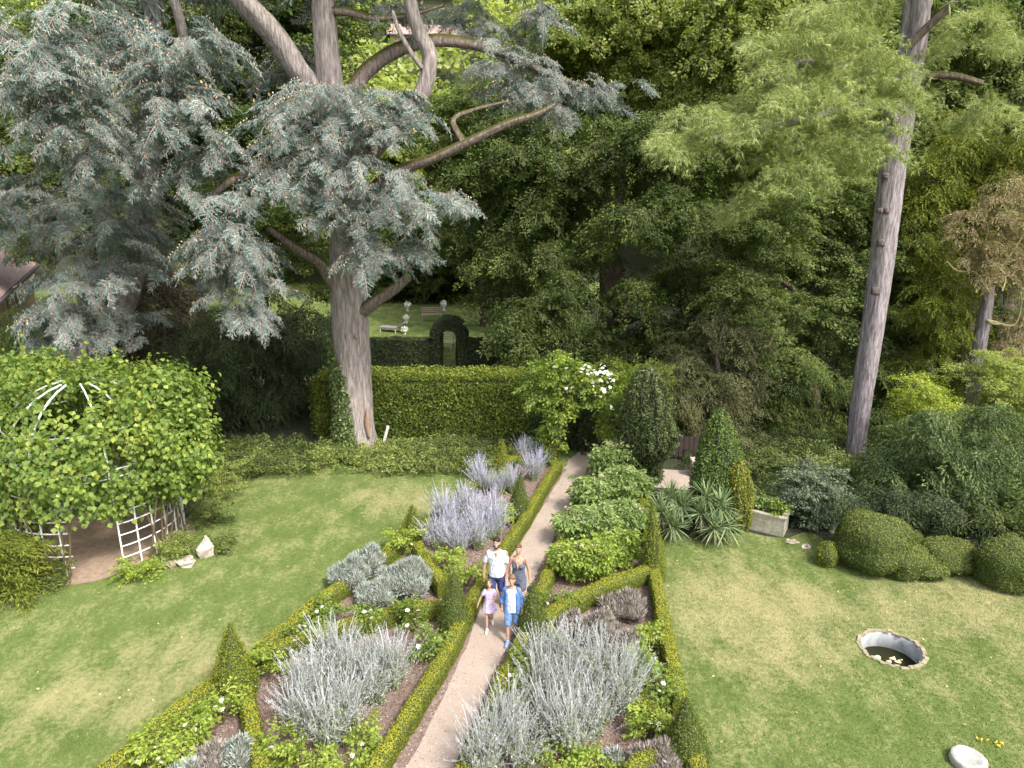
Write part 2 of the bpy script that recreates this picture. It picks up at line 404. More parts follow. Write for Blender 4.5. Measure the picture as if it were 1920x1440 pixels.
LB = [(60, 1560), (205, 1452), (410, 1302), (520, 1215), (640, 1125), (770, 1035), (880, 930), (960, 878), (1050, 865)]
sheet('left_bed_soil', GG(LB) + GG(PL)[:-1][::-1], .006, m_soil, .03)
RB = [(1350, 1700), (1328, 1500), (1302, 1400), (1278, 1310), (1247, 1160), (1226, 1070), (1213, 990), (1195, 905), (1110, 865)]
sheet('right_bed_soil', GG(RB) + GG(PR)[:-1][::-1], .006, m_soil, .03)
sheet('path_verge', GG(PL)[1:-1] + [G(x + (y - 700) * .036, y) for x, y in PL[1:-1]][::-1], .016, m_soil, .02)
sheet('far_path', [P(x, 720, y) * [1, 1, 0] for x, y in ((400, 33.2), (1300, 33.2), (1300, 35.6), (400, 35.6))], .012, m_gravel, .05)
sheet('side_path', GG([(1215, 912), (1225, 880), (1350, 885), (1345, 925)]), .012, m_gravel, .04)
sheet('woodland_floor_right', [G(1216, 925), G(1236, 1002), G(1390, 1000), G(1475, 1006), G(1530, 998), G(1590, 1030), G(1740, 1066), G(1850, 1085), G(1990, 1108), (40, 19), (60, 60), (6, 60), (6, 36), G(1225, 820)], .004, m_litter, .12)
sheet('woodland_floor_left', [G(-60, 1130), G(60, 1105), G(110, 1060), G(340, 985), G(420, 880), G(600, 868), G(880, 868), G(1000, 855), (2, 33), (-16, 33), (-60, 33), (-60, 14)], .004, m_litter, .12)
sheet('gazebo_floor', [(-11.6 + 2.25 * math.cos(t) * (1 + .12 * math.sin(3 * t)), 18.0 + 2.25 * math.sin(t), 0) for t in np.linspace(0, 6.28, 22, endpoint=False)], .010, plain('gazebo_earth', (.33, .235, .17), .95, .4, 6, .8), .03)

# mown grass standing on the sheet
def inpoly(p, poly):
    x, y = p[:, 0], p[:, 1]; c = np.zeros(len(p), bool); n = len(poly)
    for i in range(n):
        x0, y0 = poly[i][:2]; x1, y1 = poly[(i + 1) % n][:2]
        c ^= ((y0 > y) != (y1 > y)) & (x < (x1 - x0) * (y - y0) / (y1 - y0 + 1e-12) + x0)
    return c
def grass(name, poly, n, label):
    poly = np.array([q[:2] for q in poly]); lo, hi = poly.min(0), poly.max(0)
    p = rng.uniform(lo, hi, (n * 2, 2)); p = p[inpoly(p, poly)]
    p = p[np.hypot(p[:, 0] - WELL[0], p[:, 1] - WELL[1]) > .72][:n]; k = len(p)
    pos = np.column_stack([p, np.zeros(k)]); x = np.array([0, 0, 1.]) + rv(k, .55); x[:, 2] = np.abs(x[:, 2]) + .3
    v, f, m, r = scatter(needle_unit(.3), pos, x, rv(k), rng.uniform(.015, .045, k), rng.random(k))
    o = Acc().add(v, f, 0, r).build(name, m_blade); tag(o, label, 'grass', None, 'stuff')
grass('lawn_grass', GG([(-60, 1560), (205, 1446), (410, 1296), (640, 1118), (880, 928), (860, 885), (620, 880), (420, 900), (380, 1000), (230, 1085), (-60, 1150)]), 150000, 'short mown grass of the left lawn between vine arbour and flower beds')
grass('lawn_grass', GG([(1310, 1560), (1290, 1330), (1250, 1150), (1236, 1004), (1390, 1003), (1475, 1010), (1530, 1002), (1590, 1034), (1740, 1070), (1850, 1088), (1990, 1110), (1990, 1560)]), 150000, 'short dry grass of the right lawn round the sunken basin')
# fallen leaves / pebbles on mulch, path edge
def crumbs(name, polys, n, m, size, label, cat):
    acc = Acc()
    for poly in polys:
        poly = np.array([q[:2] for q in poly]); lo, hi = poly.min(0), poly.max(0)
        p = rng.uniform(lo, hi, (n * 2, 2)); p = p[inpoly(p, poly)][:n]; k = len(p)
        v, f, mm, r = scatter(leaf_unit(.7, .15), np.column_stack([p, np.full(k, .018)]), rv(k) * [1, 1, .3], np.array([0, 0, 1.]) + rv(k, .35), size * rng.uniform(.5, 1.5, k), rng.random(k))
        acc.add(v, f, 0, r)
    tag(acc.build(name, m), label, cat, None, 'stuff')
m_chip = leafmat('bark_chips', (.09, .05, .04), (.24, .16, .13), (.45, .36, .32), 0, .1, .9)
crumbs('bark_mulch', [GG(LB) + GG(PL)[1:-1][::-1], GG(RB) + GG(PR)[1:-1][::-1]], 30000, m_chip, .035, 'pinkish brown bark chips covering the soil of both flower beds', 'mulch')
m_grit = leafmat('grit', (.22, .15, .11), (.40, .31, .25), (.60, .52, .45), 0, .1, .9)
crumbs('path_grit', [GG(PL) + GG(PR)[::-1]], 16000, m_grit, .024, 'small loose stones scattered over the central gravel path', 'gravel')

m_fall = leafmat('fallen_leaf', (.22, .13, .05), (.42, .30, .12), (.60, .50, .22), 0, .1, .9)
crumbs('fallen_leaves', [GG([(20, 1440), (205, 1440), (640, 1118), (880, 928), (860, 890), (420, 905), (380, 1000), (100, 1120)]), GG([(1310, 1440), (1250, 1150), (1236, 1040), (1475, 1020), (1740, 1110), (1919, 1120), (1919, 1440)])], 150, m_fall, .045, 'dry leaves fallen here and there on both lawns', 'fallen leaves')
# ------------------------------------------------------------------ clipped box and yew
m_coredark = plain('dark_hedge_inside', (.018, .026, .008), .9, .5, 20)  # near-black core colour puts shade into the gaps between leaves
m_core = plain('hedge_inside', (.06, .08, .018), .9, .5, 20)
m_box = leafmat('box_leaves', (.095, .13, .015), (.185, .215, .02), (.36, .355, .03), .25, .22)
m_yew = leafmat('yew_leaves', (.045, .075, .012), (.11, .145, .024), (.27, .275, .04), .2, .2)
m_yewg = leafmat('golden_yew_leaves', (.10, .12, .008), (.22, .23, .015), (.40, .38, .03), .2, .15)
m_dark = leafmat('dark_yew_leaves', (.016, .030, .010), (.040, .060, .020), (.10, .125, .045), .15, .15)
def polyline(pts, step):
    pts = np.asarray(pts, float); out = []
    for i in range(len(pts) - 1):
        k = max(1, int(np.linalg.norm(pts[i + 1] - pts[i]) / step))
        out += [pts[i] + (pts[i + 1] - pts[i]) * j / k for j in range(k)]
    out.append(pts[-1]); return np.array(out)
def low_hedge(name, label, px, wd=.33, h=.40, dens=2700, m=None, size=.031, group='clipped box hedges edging the beds', zpts=True, cat='hedge'):
    pts = np.array([G(x, y, h)[:2] if zpts else (x, y) for x, y in px])
    c = polyline(pts, .16); d = nrm(np.gradient(c, axis=0)); s = np.stack([-d[:, 1], d[:, 0]], 1)
    prof = np.array([(-.5, 0), (-.54, .35), (-.52, .78), (-.43, .97), (-.2, 1.02), (.2, 1.02), (.43, .97), (.52, .78), (.54, .35), (.5, 0)])
    k = len(prof); V = []
    ph = rng.uniform(0, 6, 3); wd *= .9
    for i in range(len(c)):
        ww = wd * (1 + .07 * math.sin(i * .9 + ph[0]) + rng.normal(0, .03)); hh = h * (1 + .05 * math.sin(i * .6 + ph[1]) + rng.normal(0, .02))
        V.append(np.column_stack([c[i] + s[i] * (prof[:, :1] * ww), prof[:, 1] * hh]))
    V = np.concatenate(V); Fc = [[i * k + j, i * k + j + 1, (i + 1) * k + j + 1, (i + 1) * k + j] for i in range(len(c) - 1) for j in range(k - 1)]
    e = []
    for i in (0, len(c) - 1):      # ends
        q = [i * k + j for j in range(k)]
        for j in range(1, k - 2): e.append([q[0], q[j], q[j + 1], q[j + 1]])
    Fc = np.array(Fc); acc = Acc(); o3 = np.array([*pts[0], 0]); acc.add(V, Fc, 0)
    ends = []
    for i in (0, len(c) - 1):
        for j in range(k // 2): 
            if j < k - 1 - j - 1: ends.append([i * k + j, i * k + j + 1, i * k + k - 2 - j, i * k + k - 1 - j])
    ends = np.array(ends); acc.add(V, ends, 0)
    A = np.concatenate([Fc, ends]); Vn = V.copy()
    cr = np.cross(V[Fc[0, 1]] - V[Fc[0, 0]], V[Fc[0, 3]] - V[Fc[0, 0]])
    if np.dot(cr, np.array([*(-s[0]), 0])) < 0: A = A[:, ::-1]
    coat(acc, V, A, dens, size, lift=.03, top_pale=.42, var=.055, out=.15, jit=.45)
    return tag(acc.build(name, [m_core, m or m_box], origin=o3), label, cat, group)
HG = 'clipped box hedges edging the beds'
low_hedge('box_hedge', 'long clipped box hedge along the left side of the gravel path', [(622, 1560), (697, 1440), (767, 1330), (839, 1215), (885, 1120), (929, 1045), (980, 975), (1018, 910), (1047, 866)], .30, .37)
low_hedge('box_hedge', 'low box hedge between gravel path and right front bed, below the cone', [(800, 1560), (870, 1440), (915, 1335), (955, 1245), (985, 1185)], .30, .34)
low_hedge('box_hedge', 'low box hedge hidden by leafy perennials right of the gravel path', [(1002, 1130), (1035, 1055), (1070, 975), (1104, 890)], .30, .34)
low_hedge('box_hedge', 'outer box hedge from the lower left corner up to the large cone', [(120, 1500), (205, 1436), (300, 1355), (410, 1268)], .36, .42)
low_hedge('box_hedge', 'outer box hedge between left lawn and the silver shrub bed', [(478, 1222), (520, 1185), (600, 1120), (650, 1085), (720, 1035), (764, 995)], .32, .38)
low_hedge('box_hedge', 'outer box hedge at the far end of the left lawn behind lavender', [(790, 985), (850, 935), (890, 905), (960, 858), (1030, 835)], .30, .36)
low_hedge('box_hedge', 'bright box hedge running down from the large cone to the lower edge', [(456, 1272), (468, 1330), (482, 1400), (498, 1480), (510, 1540)], .30, .38)
low_hedge('box_hedge', 'cross hedge below the silver shrubs from large cone to path cone', [(488, 1218), (540, 1200), (620, 1176), (700, 1150), (760, 1135), (832, 1128)], .32, .40)
low_hedge('box_hedge', 'short cross hedge right of the silver shrubs', [(782, 1018), (805, 1055), (832, 1092)], .34, .42)
low_hedge('box_hedge', 'narrow outer box hedge between right lawn and right beds', [(1205, 930), (1215, 985), (1225, 1055), (1243, 1150), (1262, 1240), (1276, 1310)], .30, .40)
low_hedge('box_hedge', 'outer box hedge at the lower right below the corner cone', [(1296, 1372), (1310, 1440), (1330, 1540)], .30, .40)
low_hedge('box_hedge', 'sloping cross hedge under the leafy perennials on the right', [(1018, 1158), (1060, 1128), (1100, 1105), (1160, 1083), (1214, 1062)], .36, .42)
low_hedge('box_hedge', 'short yellow-topped box hedge running from the right path cone', [(1014, 1170), (1040, 1188), (1062, 1205)], .26, .34)
low_hedge('box_hedge', 'short box hedge piece below the corner cone among white roses', [(1200, 1305), (1235, 1335), (1268, 1362)], .26, .34)
low_hedge('box_hedge', 'low box hedge at the lower right corner of the right bed', [(1180, 1445), (1200, 1422), (1245, 1400), (1282, 1385)], .30, .36)
low_hedge('box_hedge', 'tiny yellow-topped box hedge piece inside the right front bed', [(962, 1318), (982, 1306), (1002, 1300)], .3, .3)

def cone(name, label, apex, base, r, m, group='clipped cone topiaries in the beds', prof=None, dens=2600, size=.036, lump=.03, cat='topiary', lift=.075, core=None, var=.13):
    b = G(*base); top = P(apex[0], apex[1], b[1]); h = top[2]
    prof = prof or [(.86, 0), (1.0, .08), (.96, .2), (.74, .4), (.49, .62), (.27, .81), (.10, .94), (.02, 1.0)]
    V, Fc = lathe([(q * r, z * h) for q, z in prof], 22, lump)
    V = V + (V[:, 2:3] / h) * np.array([(top[0] - b[0]), 0, 0])[None]
    acc = Acc(); acc.add(V, Fc, 0); coat(acc, V, Fc, dens, size, lift=lift, top_pale=.2, var=var)
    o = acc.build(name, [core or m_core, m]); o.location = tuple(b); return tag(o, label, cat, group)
cone('cone_topiary', 'large clipped cone at the corner of the left lawn beds', (430, 1170), (441, 1306), .40, m_box)
cone('cone_topiary', 'clipped cone left of the path, just before the walking family', (850, 1072), (853, 1180), .34, m_yew)
cone('cone_topiary', 'clipped cone right of the path touching the boy in blue', (1000, 1092), (997, 1200), .33, m_yew)
cone('cone_topiary', 'small clipped cone at the lawn edge left of the lavender', (773, 945), (771, 1012), .28, m_box)
cone('cone_topiary', 'bright golden clipped cone at the far end of the left bed', (941, 825), (939, 897), .30, m_yewg)
cone('cone_topiary', 'green clipped cone beside the path in the far lavender', (976, 885), (970, 975), .29, m_yew)
cone('cone_topiary', 'small clipped cone before the rose arch, next to the tall hedge', (1035, 810), (1035, 868), .26, m_box)
cone('cone_topiary', 'narrow clipped cone at the bend of the right outer hedge', (1222, 940), (1227, 1082), .26, m_box)
cone('cone_topiary', 'clipped cone at the lower right corner between hedge and right lawn', (1287, 1308), (1290, 1425), .36, m_yew)
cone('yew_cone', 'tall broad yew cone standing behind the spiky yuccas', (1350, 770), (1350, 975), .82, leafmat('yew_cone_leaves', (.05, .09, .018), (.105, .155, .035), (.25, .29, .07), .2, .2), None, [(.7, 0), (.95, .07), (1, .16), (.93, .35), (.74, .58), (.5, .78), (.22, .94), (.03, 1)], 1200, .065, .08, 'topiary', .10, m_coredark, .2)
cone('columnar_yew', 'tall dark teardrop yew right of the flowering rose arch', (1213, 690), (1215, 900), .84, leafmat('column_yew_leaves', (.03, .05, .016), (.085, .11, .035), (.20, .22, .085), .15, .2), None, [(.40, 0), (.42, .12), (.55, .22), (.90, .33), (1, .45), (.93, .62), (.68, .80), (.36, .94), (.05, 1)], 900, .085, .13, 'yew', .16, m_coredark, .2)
cone('golden_conifer', 'narrow yellow-green conifer leaning against the tall yew cone', (1385, 865), (1388, 995), .30, leafmat('gold_conifer', (.09, .11, .015), (.20, .21, .03), (.42, .36, .05), .2, .2), None, [(.5, 0), (.9, .15), (1, .4), (.9, .65), (.6, .88), (.1, 1)], 1500, .06, .12, 'shrub')

def blobs(name, label, parts, m, cat, group=None, dens=1300, size=.045, base=None, lift=.05, lump=.05):
    acc = Acc()
    for c, r in parts:
        V, Fc = ellip(c, r, 26, 14, lump, -.55); acc.add(V, Fc, 0); coat(acc, V, Fc, dens, size, lift=lift, top_pale=.22)
    b = np.array(base if base is not None else [parts[0][0][0], parts[0][0][1], 0]); o = acc.build(name, [m_core, m], origin=b)
    return tag(o, label, cat, group)
def dome(px, py_base, py_top, rpx, ry=None):
    b = G(px, py_base); r = rpx * S(py_base, b[1]); b[1] += r * .8
    z = P(px, py_top, b[1])[2]; return ((b[0], b[1], z * .42), (r, ry or r, z * .6))
m_cloud = leafmat('cloud_yew', (.05, .08, .014), (.10, .14, .026), (.27, .27, .05), .2, .22)
blobs('cloud_topiary', 'double humped clipped yew like a resting bird on the right lawn edge', [dome(1655, 1085, 968, 68), dome(1706, 1090, 1020, 44), dome(1795, 1085, 1016, 52, .6), dome(1748, 1090, 1044, 40), ((P(1708, 1012, 17.7)[0], 17.7, P(1708, 1012, 17.7)[2]), (.27, .27, .24))], m_cloud, 'topiary', 'clipped yews along the right lawn', 1500, .045)
blobs('cloud_topiary', 'clipped yew dome cut off by the right edge of the view', [dome(1900, 1115, 1010, 44), dome(1940, 1120, 1030, 40)], m_cloud, 'topiary', 'clipped yews along the right lawn', 1500, .045)
blobs('dwarf_topiary', 'little two-tier clipped bush with yellow tips beside the clipped yew', [dome(1556, 1066, 1020, 20), ((P(1546, 1012, 19.3)[0], 19.3, P(1546, 1010, 19.3)[2]), (.2, .2, .17))], m_box, 'topiary', None, 1500, .04)

# tall hedges behind
def wall_hedge(name, label, boxes, m, dens, size, lump=.1, cat='hedge', group=None, extra=None, lift=.12):
    acc = Acc()
    for (x0, x1, y0, y1, z0, z1) in boxes:
        nx = max(2, int((x1 - x0) / .3)); nz = max(2, int((z1 - z0) / .3)); ny = max(2, int((y1 - y0) / .3))
        def grid(o, u, v, nu, nv, n):
            V = np.array([o + u * i / nu + v * j / nv for j in range(nv + 1) for i in range(nu + 1)]) 
            V = V + n * (lump * (np.sin(V[:, 0:1] * 2.3 + V[:, 2:3] * 1.7) + .6 * np.sin(V[:, 0:1] * 5.1 + V[:, 2:3] * 4.3)) * .5)
            Fc = np.array([[j * (nu + 1) + i, j * (nu + 1) + i + 1, (j + 1) * (nu + 1) + i + 1, (j + 1) * (nu + 1) + i] for j in range(nv) for i in range(nu)]); acc.add(V, Fc, 0); coat(acc, V, Fc, dens, size, lift=lift, top_pale=.25, var=.22)
        X = np.array([x1 - x0, 0, 0.]); Y = np.array([0, y1 - y0, 0.]); Z = np.array([0, 0, z1 - z0]); o = np.array([x0, y0, z0])
        grid(o, X, Z, nx, nz, np.array([0, -1., 0])); grid(o + Z, X, Y, nx, ny, np.array([0, 0, 1.])); grid(o + Y, Z, X, nz, nx, np.array([0, 1., 0]))
        grid(o, Z, Y, nz, ny, np.array([-1., 0, 0])); grid(o + X, Y, Z, ny, nz, np.array([1., 0, 0]))
    if extra is not None:
        V, Fc = extra; acc.add(V, Fc, 0); coat(acc, V, Fc, dens, size, lift=lift)
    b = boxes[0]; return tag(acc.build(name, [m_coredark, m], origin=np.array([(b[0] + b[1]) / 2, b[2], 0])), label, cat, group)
YH = 26.6; hx = lambda px, y=YH: P(px, 760, y)[0]
m_horn = leafmat('hornbeam_leaves', (.045, .075, .012), (.125, .17, .025), (.32, .34, .06), .35, .3)
wall_hedge('hornbeam_hedge', 'tall broad leafy hedge behind the cedar trunk and flower beds', [(hx(592), hx(1032), YH, YH + 1.5, 0, P(800, 716, YH)[2])], m_horn, 950, .10, .04, lift=.26)
YY = 36.3; yx = lambda px: P(px, 670, YY)[0]; zt = P(700, 640, YY)[2]
xa0, xa1 = yx(826), yx(858); ca = (xa0 + xa1) / 2; ra = (xa1 - xa0) / 2; V = []; Fc = []
zb = P(845, 634, YY)[2]; ztop = P(845, 598, YY)[2]; ks = 14
for i in range(ks + 1):
    t = math.pi * i / ks
    for (q, y) in ((0, YY - .1), (1, YY - .1), (1, YY + 1.0), (0, YY + 1.0)):
        rx = ra + q * .5; rz = ztop - .55 - zb
        V.append([ca + rx * math.cos(t), y, zb + (rz if q == 0 else ztop - zb) * math.sin(t)])
for i in range(ks):
    for j in range(4): Fc.append([i * 4 + j, i * 4 + (j + 1) % 4, (i + 1) * 4 + (j + 1) % 4, (i + 1) * 4 + j])
V = np.array(V); Fc = np.array(Fc)
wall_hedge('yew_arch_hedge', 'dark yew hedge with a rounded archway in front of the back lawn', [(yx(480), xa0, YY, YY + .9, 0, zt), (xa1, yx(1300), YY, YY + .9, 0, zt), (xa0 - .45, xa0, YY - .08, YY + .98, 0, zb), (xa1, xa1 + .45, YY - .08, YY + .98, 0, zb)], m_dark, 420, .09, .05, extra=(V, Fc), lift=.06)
# ------------------------------------------------------------------ basin, stones, trough
m_conc = plain('basin_concrete', (.44, .45, .45), .85, .3, 4, .5, col2=(.20, .22, .22))
m_rim = plain('rim_brick', (.36, .29, .20), .95, .5, 5, .7, col2=(.13, .13, .06))
m_water, nt_, b_ = mat('dark_water'); b_.inputs['Base Color'].default_value = (.018, .020, .008, 1); b_.inputs['Roughness'].default_value = .08; b_.inputs['IOR'].default_value = 1.2
m_white = plain('white_paint', (.80, .80, .78), .5, .12, 12)
m_stone = plain('pale_stone', (.52, .46, .38), .95, .45, 6, .8, col2=(.28, .25, .20))
well = thing('sunken_basin', 'round sunken concrete basin with dark water in the right lawn', 'basin', WELL)
V, Fc = lathe([(.61, -1.1), (.60, -.6), (.61, -.3), (.60, -.02), (.63, .0)], 64, .006)
Acc().add(V, Fc[:, ::-1]).build('basin_wall', m_conc, well, True)
acc = Acc(); nb_ = 44
for i in range(nb_):
    a = 2 * math.pi * i / nb_; w_ = 2 * math.pi * .67 / nb_ * rng.uniform(.95, 1.15)
    V, Fc = box(-w_ / 2, w_ / 2, -.03, .03 + rng.uniform(0, .03), -.03, .012 + rng.uniform(0, .03)); V[:, 1] += .64 + rng.normal(0, .012); V[:, 2] += rng.uniform(0, .0015)
    c, s = math.cos(a), math.sin(a); acc.add(np.column_stack([V[:, 0] * c - V[:, 1] * s, V[:, 0] * s + V[:, 1] * c, V[:, 2]]), Fc, 0)
acc.build('rim', m_rim, well)
V, Fc = lathe([(.02, -.38), (.3, -.38), (.602, -.38)], 48); Acc().add(V, Fc).build('water', m_water, well)
acc = Acc()
for (x, y, sc) in ((-.16, .20, .10), (.18, .16, .06), (.05, .06, .05), (.24, .05, .06)):
    v, f = ellip((x, y, -.372), (sc, sc * .7, .03), 9, 5, .25, -.5); acc.add(v, f)
acc.build('floating_debris', plain('bleached_wood', (.62, .55, .38), .8), well)
D = G(1814, 1432); drum = thing('stone_drum', 'round pale stone disc lying in grass at the lower right edge', 'stone', D)
V, Fc = lathe([(.27, -.02), (.29, .04), (.285, .13), (.27, .15), (.20, .155), (.19, .145), (.001, .14)], 32, .012)
Acc().add(V, Fc).build('stone_disc', plain('whitish_stone', (.50, .48, .45), .9, .4, 5, .6, col2=(.26, .24, .21)), drum, True)
acc = Acc(); p = np.concatenate([P(x, y, 12) * 0 + G(x, y) for x, y in ((1832, 1389), (1850, 1391), (1868, 1396), (1878, 1398), (1872, 1402), (1840, 1392))]).reshape(-1, 3)
for q in p:
    v, f, m, r = scatter(leaf_unit(.7, .1), np.repeat(q[None] + [0, 0, .05], 6, 0), rv(6), np.array([0, 0, 1.]) + rv(6, .3), .04); acc.add(v, f)
    v, f = bar(q, q + [.0, 0, .05], .006); acc.add(v, f)
tag(acc.build('lawn_flower', plain('yellow_petals', (.75, .55, .03), .6), origin=p[0]), 'few tiny yellow flowers in the grass above the stone disc', 'flower', None, 'stuff')

def rock(name, label, px, py, r, m=m_stone, group=None):
    b = G(px, py); V, Fc = ellip((0, 0, r[2] * .35), r, 12, 8, .16, -.6); V += rng.normal(0, .018, V.shape)
    o = Acc().add(V, Fc).build(name, m, None, False); o.location = tuple(b); o.rotation_euler[2] = rng.uniform(0, 3); return tag(o, label, 'stone', group)
rock('stone', 'upright whitish stone in plants right of the vine arbour', 388, 1042, (.22, .12, .36))
rock('stone', 'low grey stone near the white trellis foot of the arbour', 352, 1060, (.22, .14, .17))
rock('stone', 'flat pale stone on soil between trough and clipped yew', 1484, 1017, (.17, .11, .04), plain('tan_stone', (.40, .33, .25), .95, .4, 6, .6))
rock('stone', 'small pale edging stone nearest the little two-tier bush', 1512, 1026, (.15, .1, .04))
rock('stone', 'reddish stone half hidden in the grass before the arbour', 322, 1062, (.15, .12, .1), m_rim)
t0, t1 = G(1396, 990), G(1468, 1008); ang = math.atan2(t1[1] - t0[1], t1[0] - t0[0]); TL = np.linalg.norm(t1 - t0)
tr = thing('stone_trough', 'weathered stone trough planter beside the tall yew cone', 'planter', t0, rz=ang)
m_tr = plain('trough_stone', (.48, .43, .34), .95, .4, 5, .8, col2=(.24, .23, .17))
acc = Acc()
for bx in (box(0, TL, 0, .09, 0, .56), box(0, TL, .51, .60, 0, .56), box(.002, .09, .092, .508, 0, .55), box(TL - .09, TL - .002, .092, .508, 0, .565)): acc.add(*bx)
acc.add(*box(-.03, TL + .03, -.03, .10, .562, .61)); acc.add(*box(-.03, TL + .03, .50, .63, .562, .61)); acc.add(*box(-.03, .1, .103, .497, .562, .612)); acc.add(*box(TL - .1, TL + .035, .103, .497, .562, .70))
V = None; acc.build('trough', m_tr, tr)
Acc().add(*box(.09, TL - .09, .09, .51, .1, .50)).build('soil', m_soil, tr)

# ------------------------------------------------------------------ bed plants
m_stem = plain('green_stem', (.20, .24, .09), .8)
m_lavg = leafmat('pale_flower_stems', (.29, .31, .30), (.45, .46, .49), (.62, .61, .69), .25, .1)
m_lavp = leafmat('violet_flower_stems', (.30, .29, .42), (.48, .47, .63), (.68, .67, .80), .25, .1)
m_sagel = leafmat('sage_leaves', (.16, .20, .10), (.30, .35, .19), (.50, .54, .36), .2, .1)
def sage_mesh(h, rad, n, seed):
    g = np.random.default_rng(seed); low = Acc(); up = Acc()
    for i in range(n):
        az = g.uniform(0, 2 * math.pi); q = g.random() ** .6; b = np.array([math.cos(az), math.sin(az), 0]) * q * .14
        lean = q * rad * g.uniform(.7, 1.2) + g.normal(0, .05); hh = h * g.uniform(.75, 1.1) * (1 - .18 * q)
        t = np.linspace(0, 1, 6)[:, None]; cv = b + np.array([math.cos(az), math.sin(az), 0]) * lean * (t ** 1.25) + np.array([0, 0, 1.]) * hh * t * (1 - .1 * t * q) + g.normal(0, .012, (6, 3)) + g.normal(0, .11, (1, 3)) * [1, 1, 0] * t ** 2 + g.normal(0, .05, (1, 3)) * np.sin(t * 5)
        v, f, m, c = strip(cv[:4], .014, .010, 0); low.add(v, f, 0, g.uniform(.3, .9))
        k = 17; tt = np.sort(g.uniform(.32, 1.0, k)); idx = np.clip(tt * 5, 0, 4.999); i0 = idx.astype(int); fr = (idx - i0)[:, None]
        p = cv[i0] * (1 - fr) + cv[i0 + 1] * fr; x = g.normal(0, .42, (k, 3)) + (cv[-1] - cv[0]) / hh
        rb = g.normal(.52, .2); v, f, m, r = scatter(leaf_unit(.24, .03), p, x, g.normal(0, 1, (k, 3)), .075 * (1.25 - .6 * tt), np.clip(rb + g.normal(0, .12, k), 0, 1)); up.add(v, f, 0, r)
        wn = cv[2:]; v, f, m, c = strip(wn, .019, .006, 0); up.add(v, f, 0, float(np.clip(rb, 0, 1))); V2 = wn; d2 = np.array([math.sin(az), -math.cos(az), 0]) ; hw_ = np.linspace(.009, .003, 4)[:, None]
        up.add(np.concatenate([V2 + d2 * hw_, V2 - d2 * hw_]), [[q, q + 1, q + 5, q + 4] for q in range(3)], 0, float(np.clip(rb, 0, 1)))
        k = 9; p = cv[1] + (cv[3] - cv[0]) * g.uniform(-.3, .8, (k, 1)); v, f, m, r = scatter(leaf_unit(.4), p, g.normal(0, 1, (k, 3)) + [0, 0, .6], g.normal(0, 1, (k, 3)), .06, g.random(k)); low.add(v, f, 0, r)
    return low, up
SG = {}
for kind, mm in (('silver', m_lavg), ('violet', m_lavp)):
    for j in range(3):
        low, up = sage_mesh((1.34, 1.20, 1.42)[j], (.56, .50, .47)[j], (96, 82, 90)[j], 40 + j)
        root = thing('flowering_sage', 'x', 'flowering plant', (0, 0, -50)); low.build('stems', m_sagel, root); up.build('flower_spikes', mm, root); SG[kind, j] = root
used = set()
def place(root, key, loc, rz, sc, label, group):
    if key not in used:
        used.add(key); root.location = tuple(float(v) for v in loc); root.rotation_euler[2] = rz; root.scale = (sc,) * 3 if np.isscalar(sc) else sc
        root['label'] = label; root['group'] = group; return root
    return dup(root, loc, rz, sc, label, group)
def sages(kind, pts, label, group, s=1.0):
    for i, (x, y) in enumerate(pts):
        j = i % 3; place(SG[kind, j], (kind, j), G(x, y), rng.uniform(0, 6), s * rng.uniform(.9, 1.12), label, group)
sages('silver', [(565, 1375), (615, 1405), (598, 1330), (655, 1365), (700, 1318), (655, 1290), (738, 1290), (705, 1262), (570, 1322), (628, 1268)], 'tall silvery flowering sage in the left front bed with pink mulch', 'silvery sages in the left front bed')
sages('silver', [(925, 1425), (975, 1440), (952, 1380), (1030, 1395), (1018, 1325), (1070, 1290), (1068, 1350), (1120, 1375), (1125, 1305), (1165, 1335), (1180, 1295), (1075, 1420), (1020, 1275), (905, 1465)], 'tall silvery flowering sage in the right front bed below the cone', 'silvery sages in the right front bed', 1.0)
sages('violet', [(822, 1030), (862, 1040), (898, 1030), (925, 1010), (850, 1005), (890, 990), (925, 975), (872, 960), (832, 985)], 'violet flowering sage just behind the man in the white shirt', 'violet sages behind the family', .92)
sages('violet', [(905, 922), (932, 930), (962, 925), (1000, 900), (1012, 880), (985, 870), (900, 900)], 'violet flowering sage at the far end round the golden cone', 'violet sages round the golden cone', .78)

# silver and brownish cushion shrubs
m_sant = leafmat('santolina_leaves', (.20, .24, .20), (.36, .40, .37), (.56, .60, .56), .15, .2)
m_spent = leafmat('spent_lavender', (.18, .15, .125), (.33, .29, .26), (.50, .46, .41), .1, .2)
m_inner = plain('twiggy_inside', (.10, .09, .07), .9, .4, 10)
def cushion(label, px, py, rpx, hpx, m, group, up=.9, dens=1700, size=.085, cat='shrub', name='cushion_shrub', wd=.2):
    b = G(px, py); r = rpx * S(py, b[1]); b[1] += r * .5; z = max(.15, P(px, py - hpx, b[1])[2])
    acc = Acc(); V, Fc = ellip((0, 0, z * .3), (r * .92, r * .8, z * .62), 22, 12, .13, -.4); acc.add(V, Fc, 0)
    n = int(area(V, Fc) * dens); p, nn = sample_faces(V, Fc, n)
    x = nn * .8 + [0, 0, up] + rv(n, .35)
    v, f, mm, r_ = scatter(leaf_unit(wd, .03), p - nn * .02, x, rv(n), size * rng.uniform(.4, 1.9, n), np.clip(rng.normal(.5, .22, n), 0, 1)); acc.add(v, f, 1, r_)
    o = acc.build(name, [m_inner, m]); o.location = tuple(b); return tag(o, label, cat, group)
GS = 'silver cushion shrubs'
cushion('silver shrub nearest the outer hedge, leftmost of the silver trio', 655, 1110, 36, 60, m_sant, GS)
cushion('tall ragged silver shrub at the back, touching the left lawn hedge', 690, 1080, 32, 52, m_sant, GS)
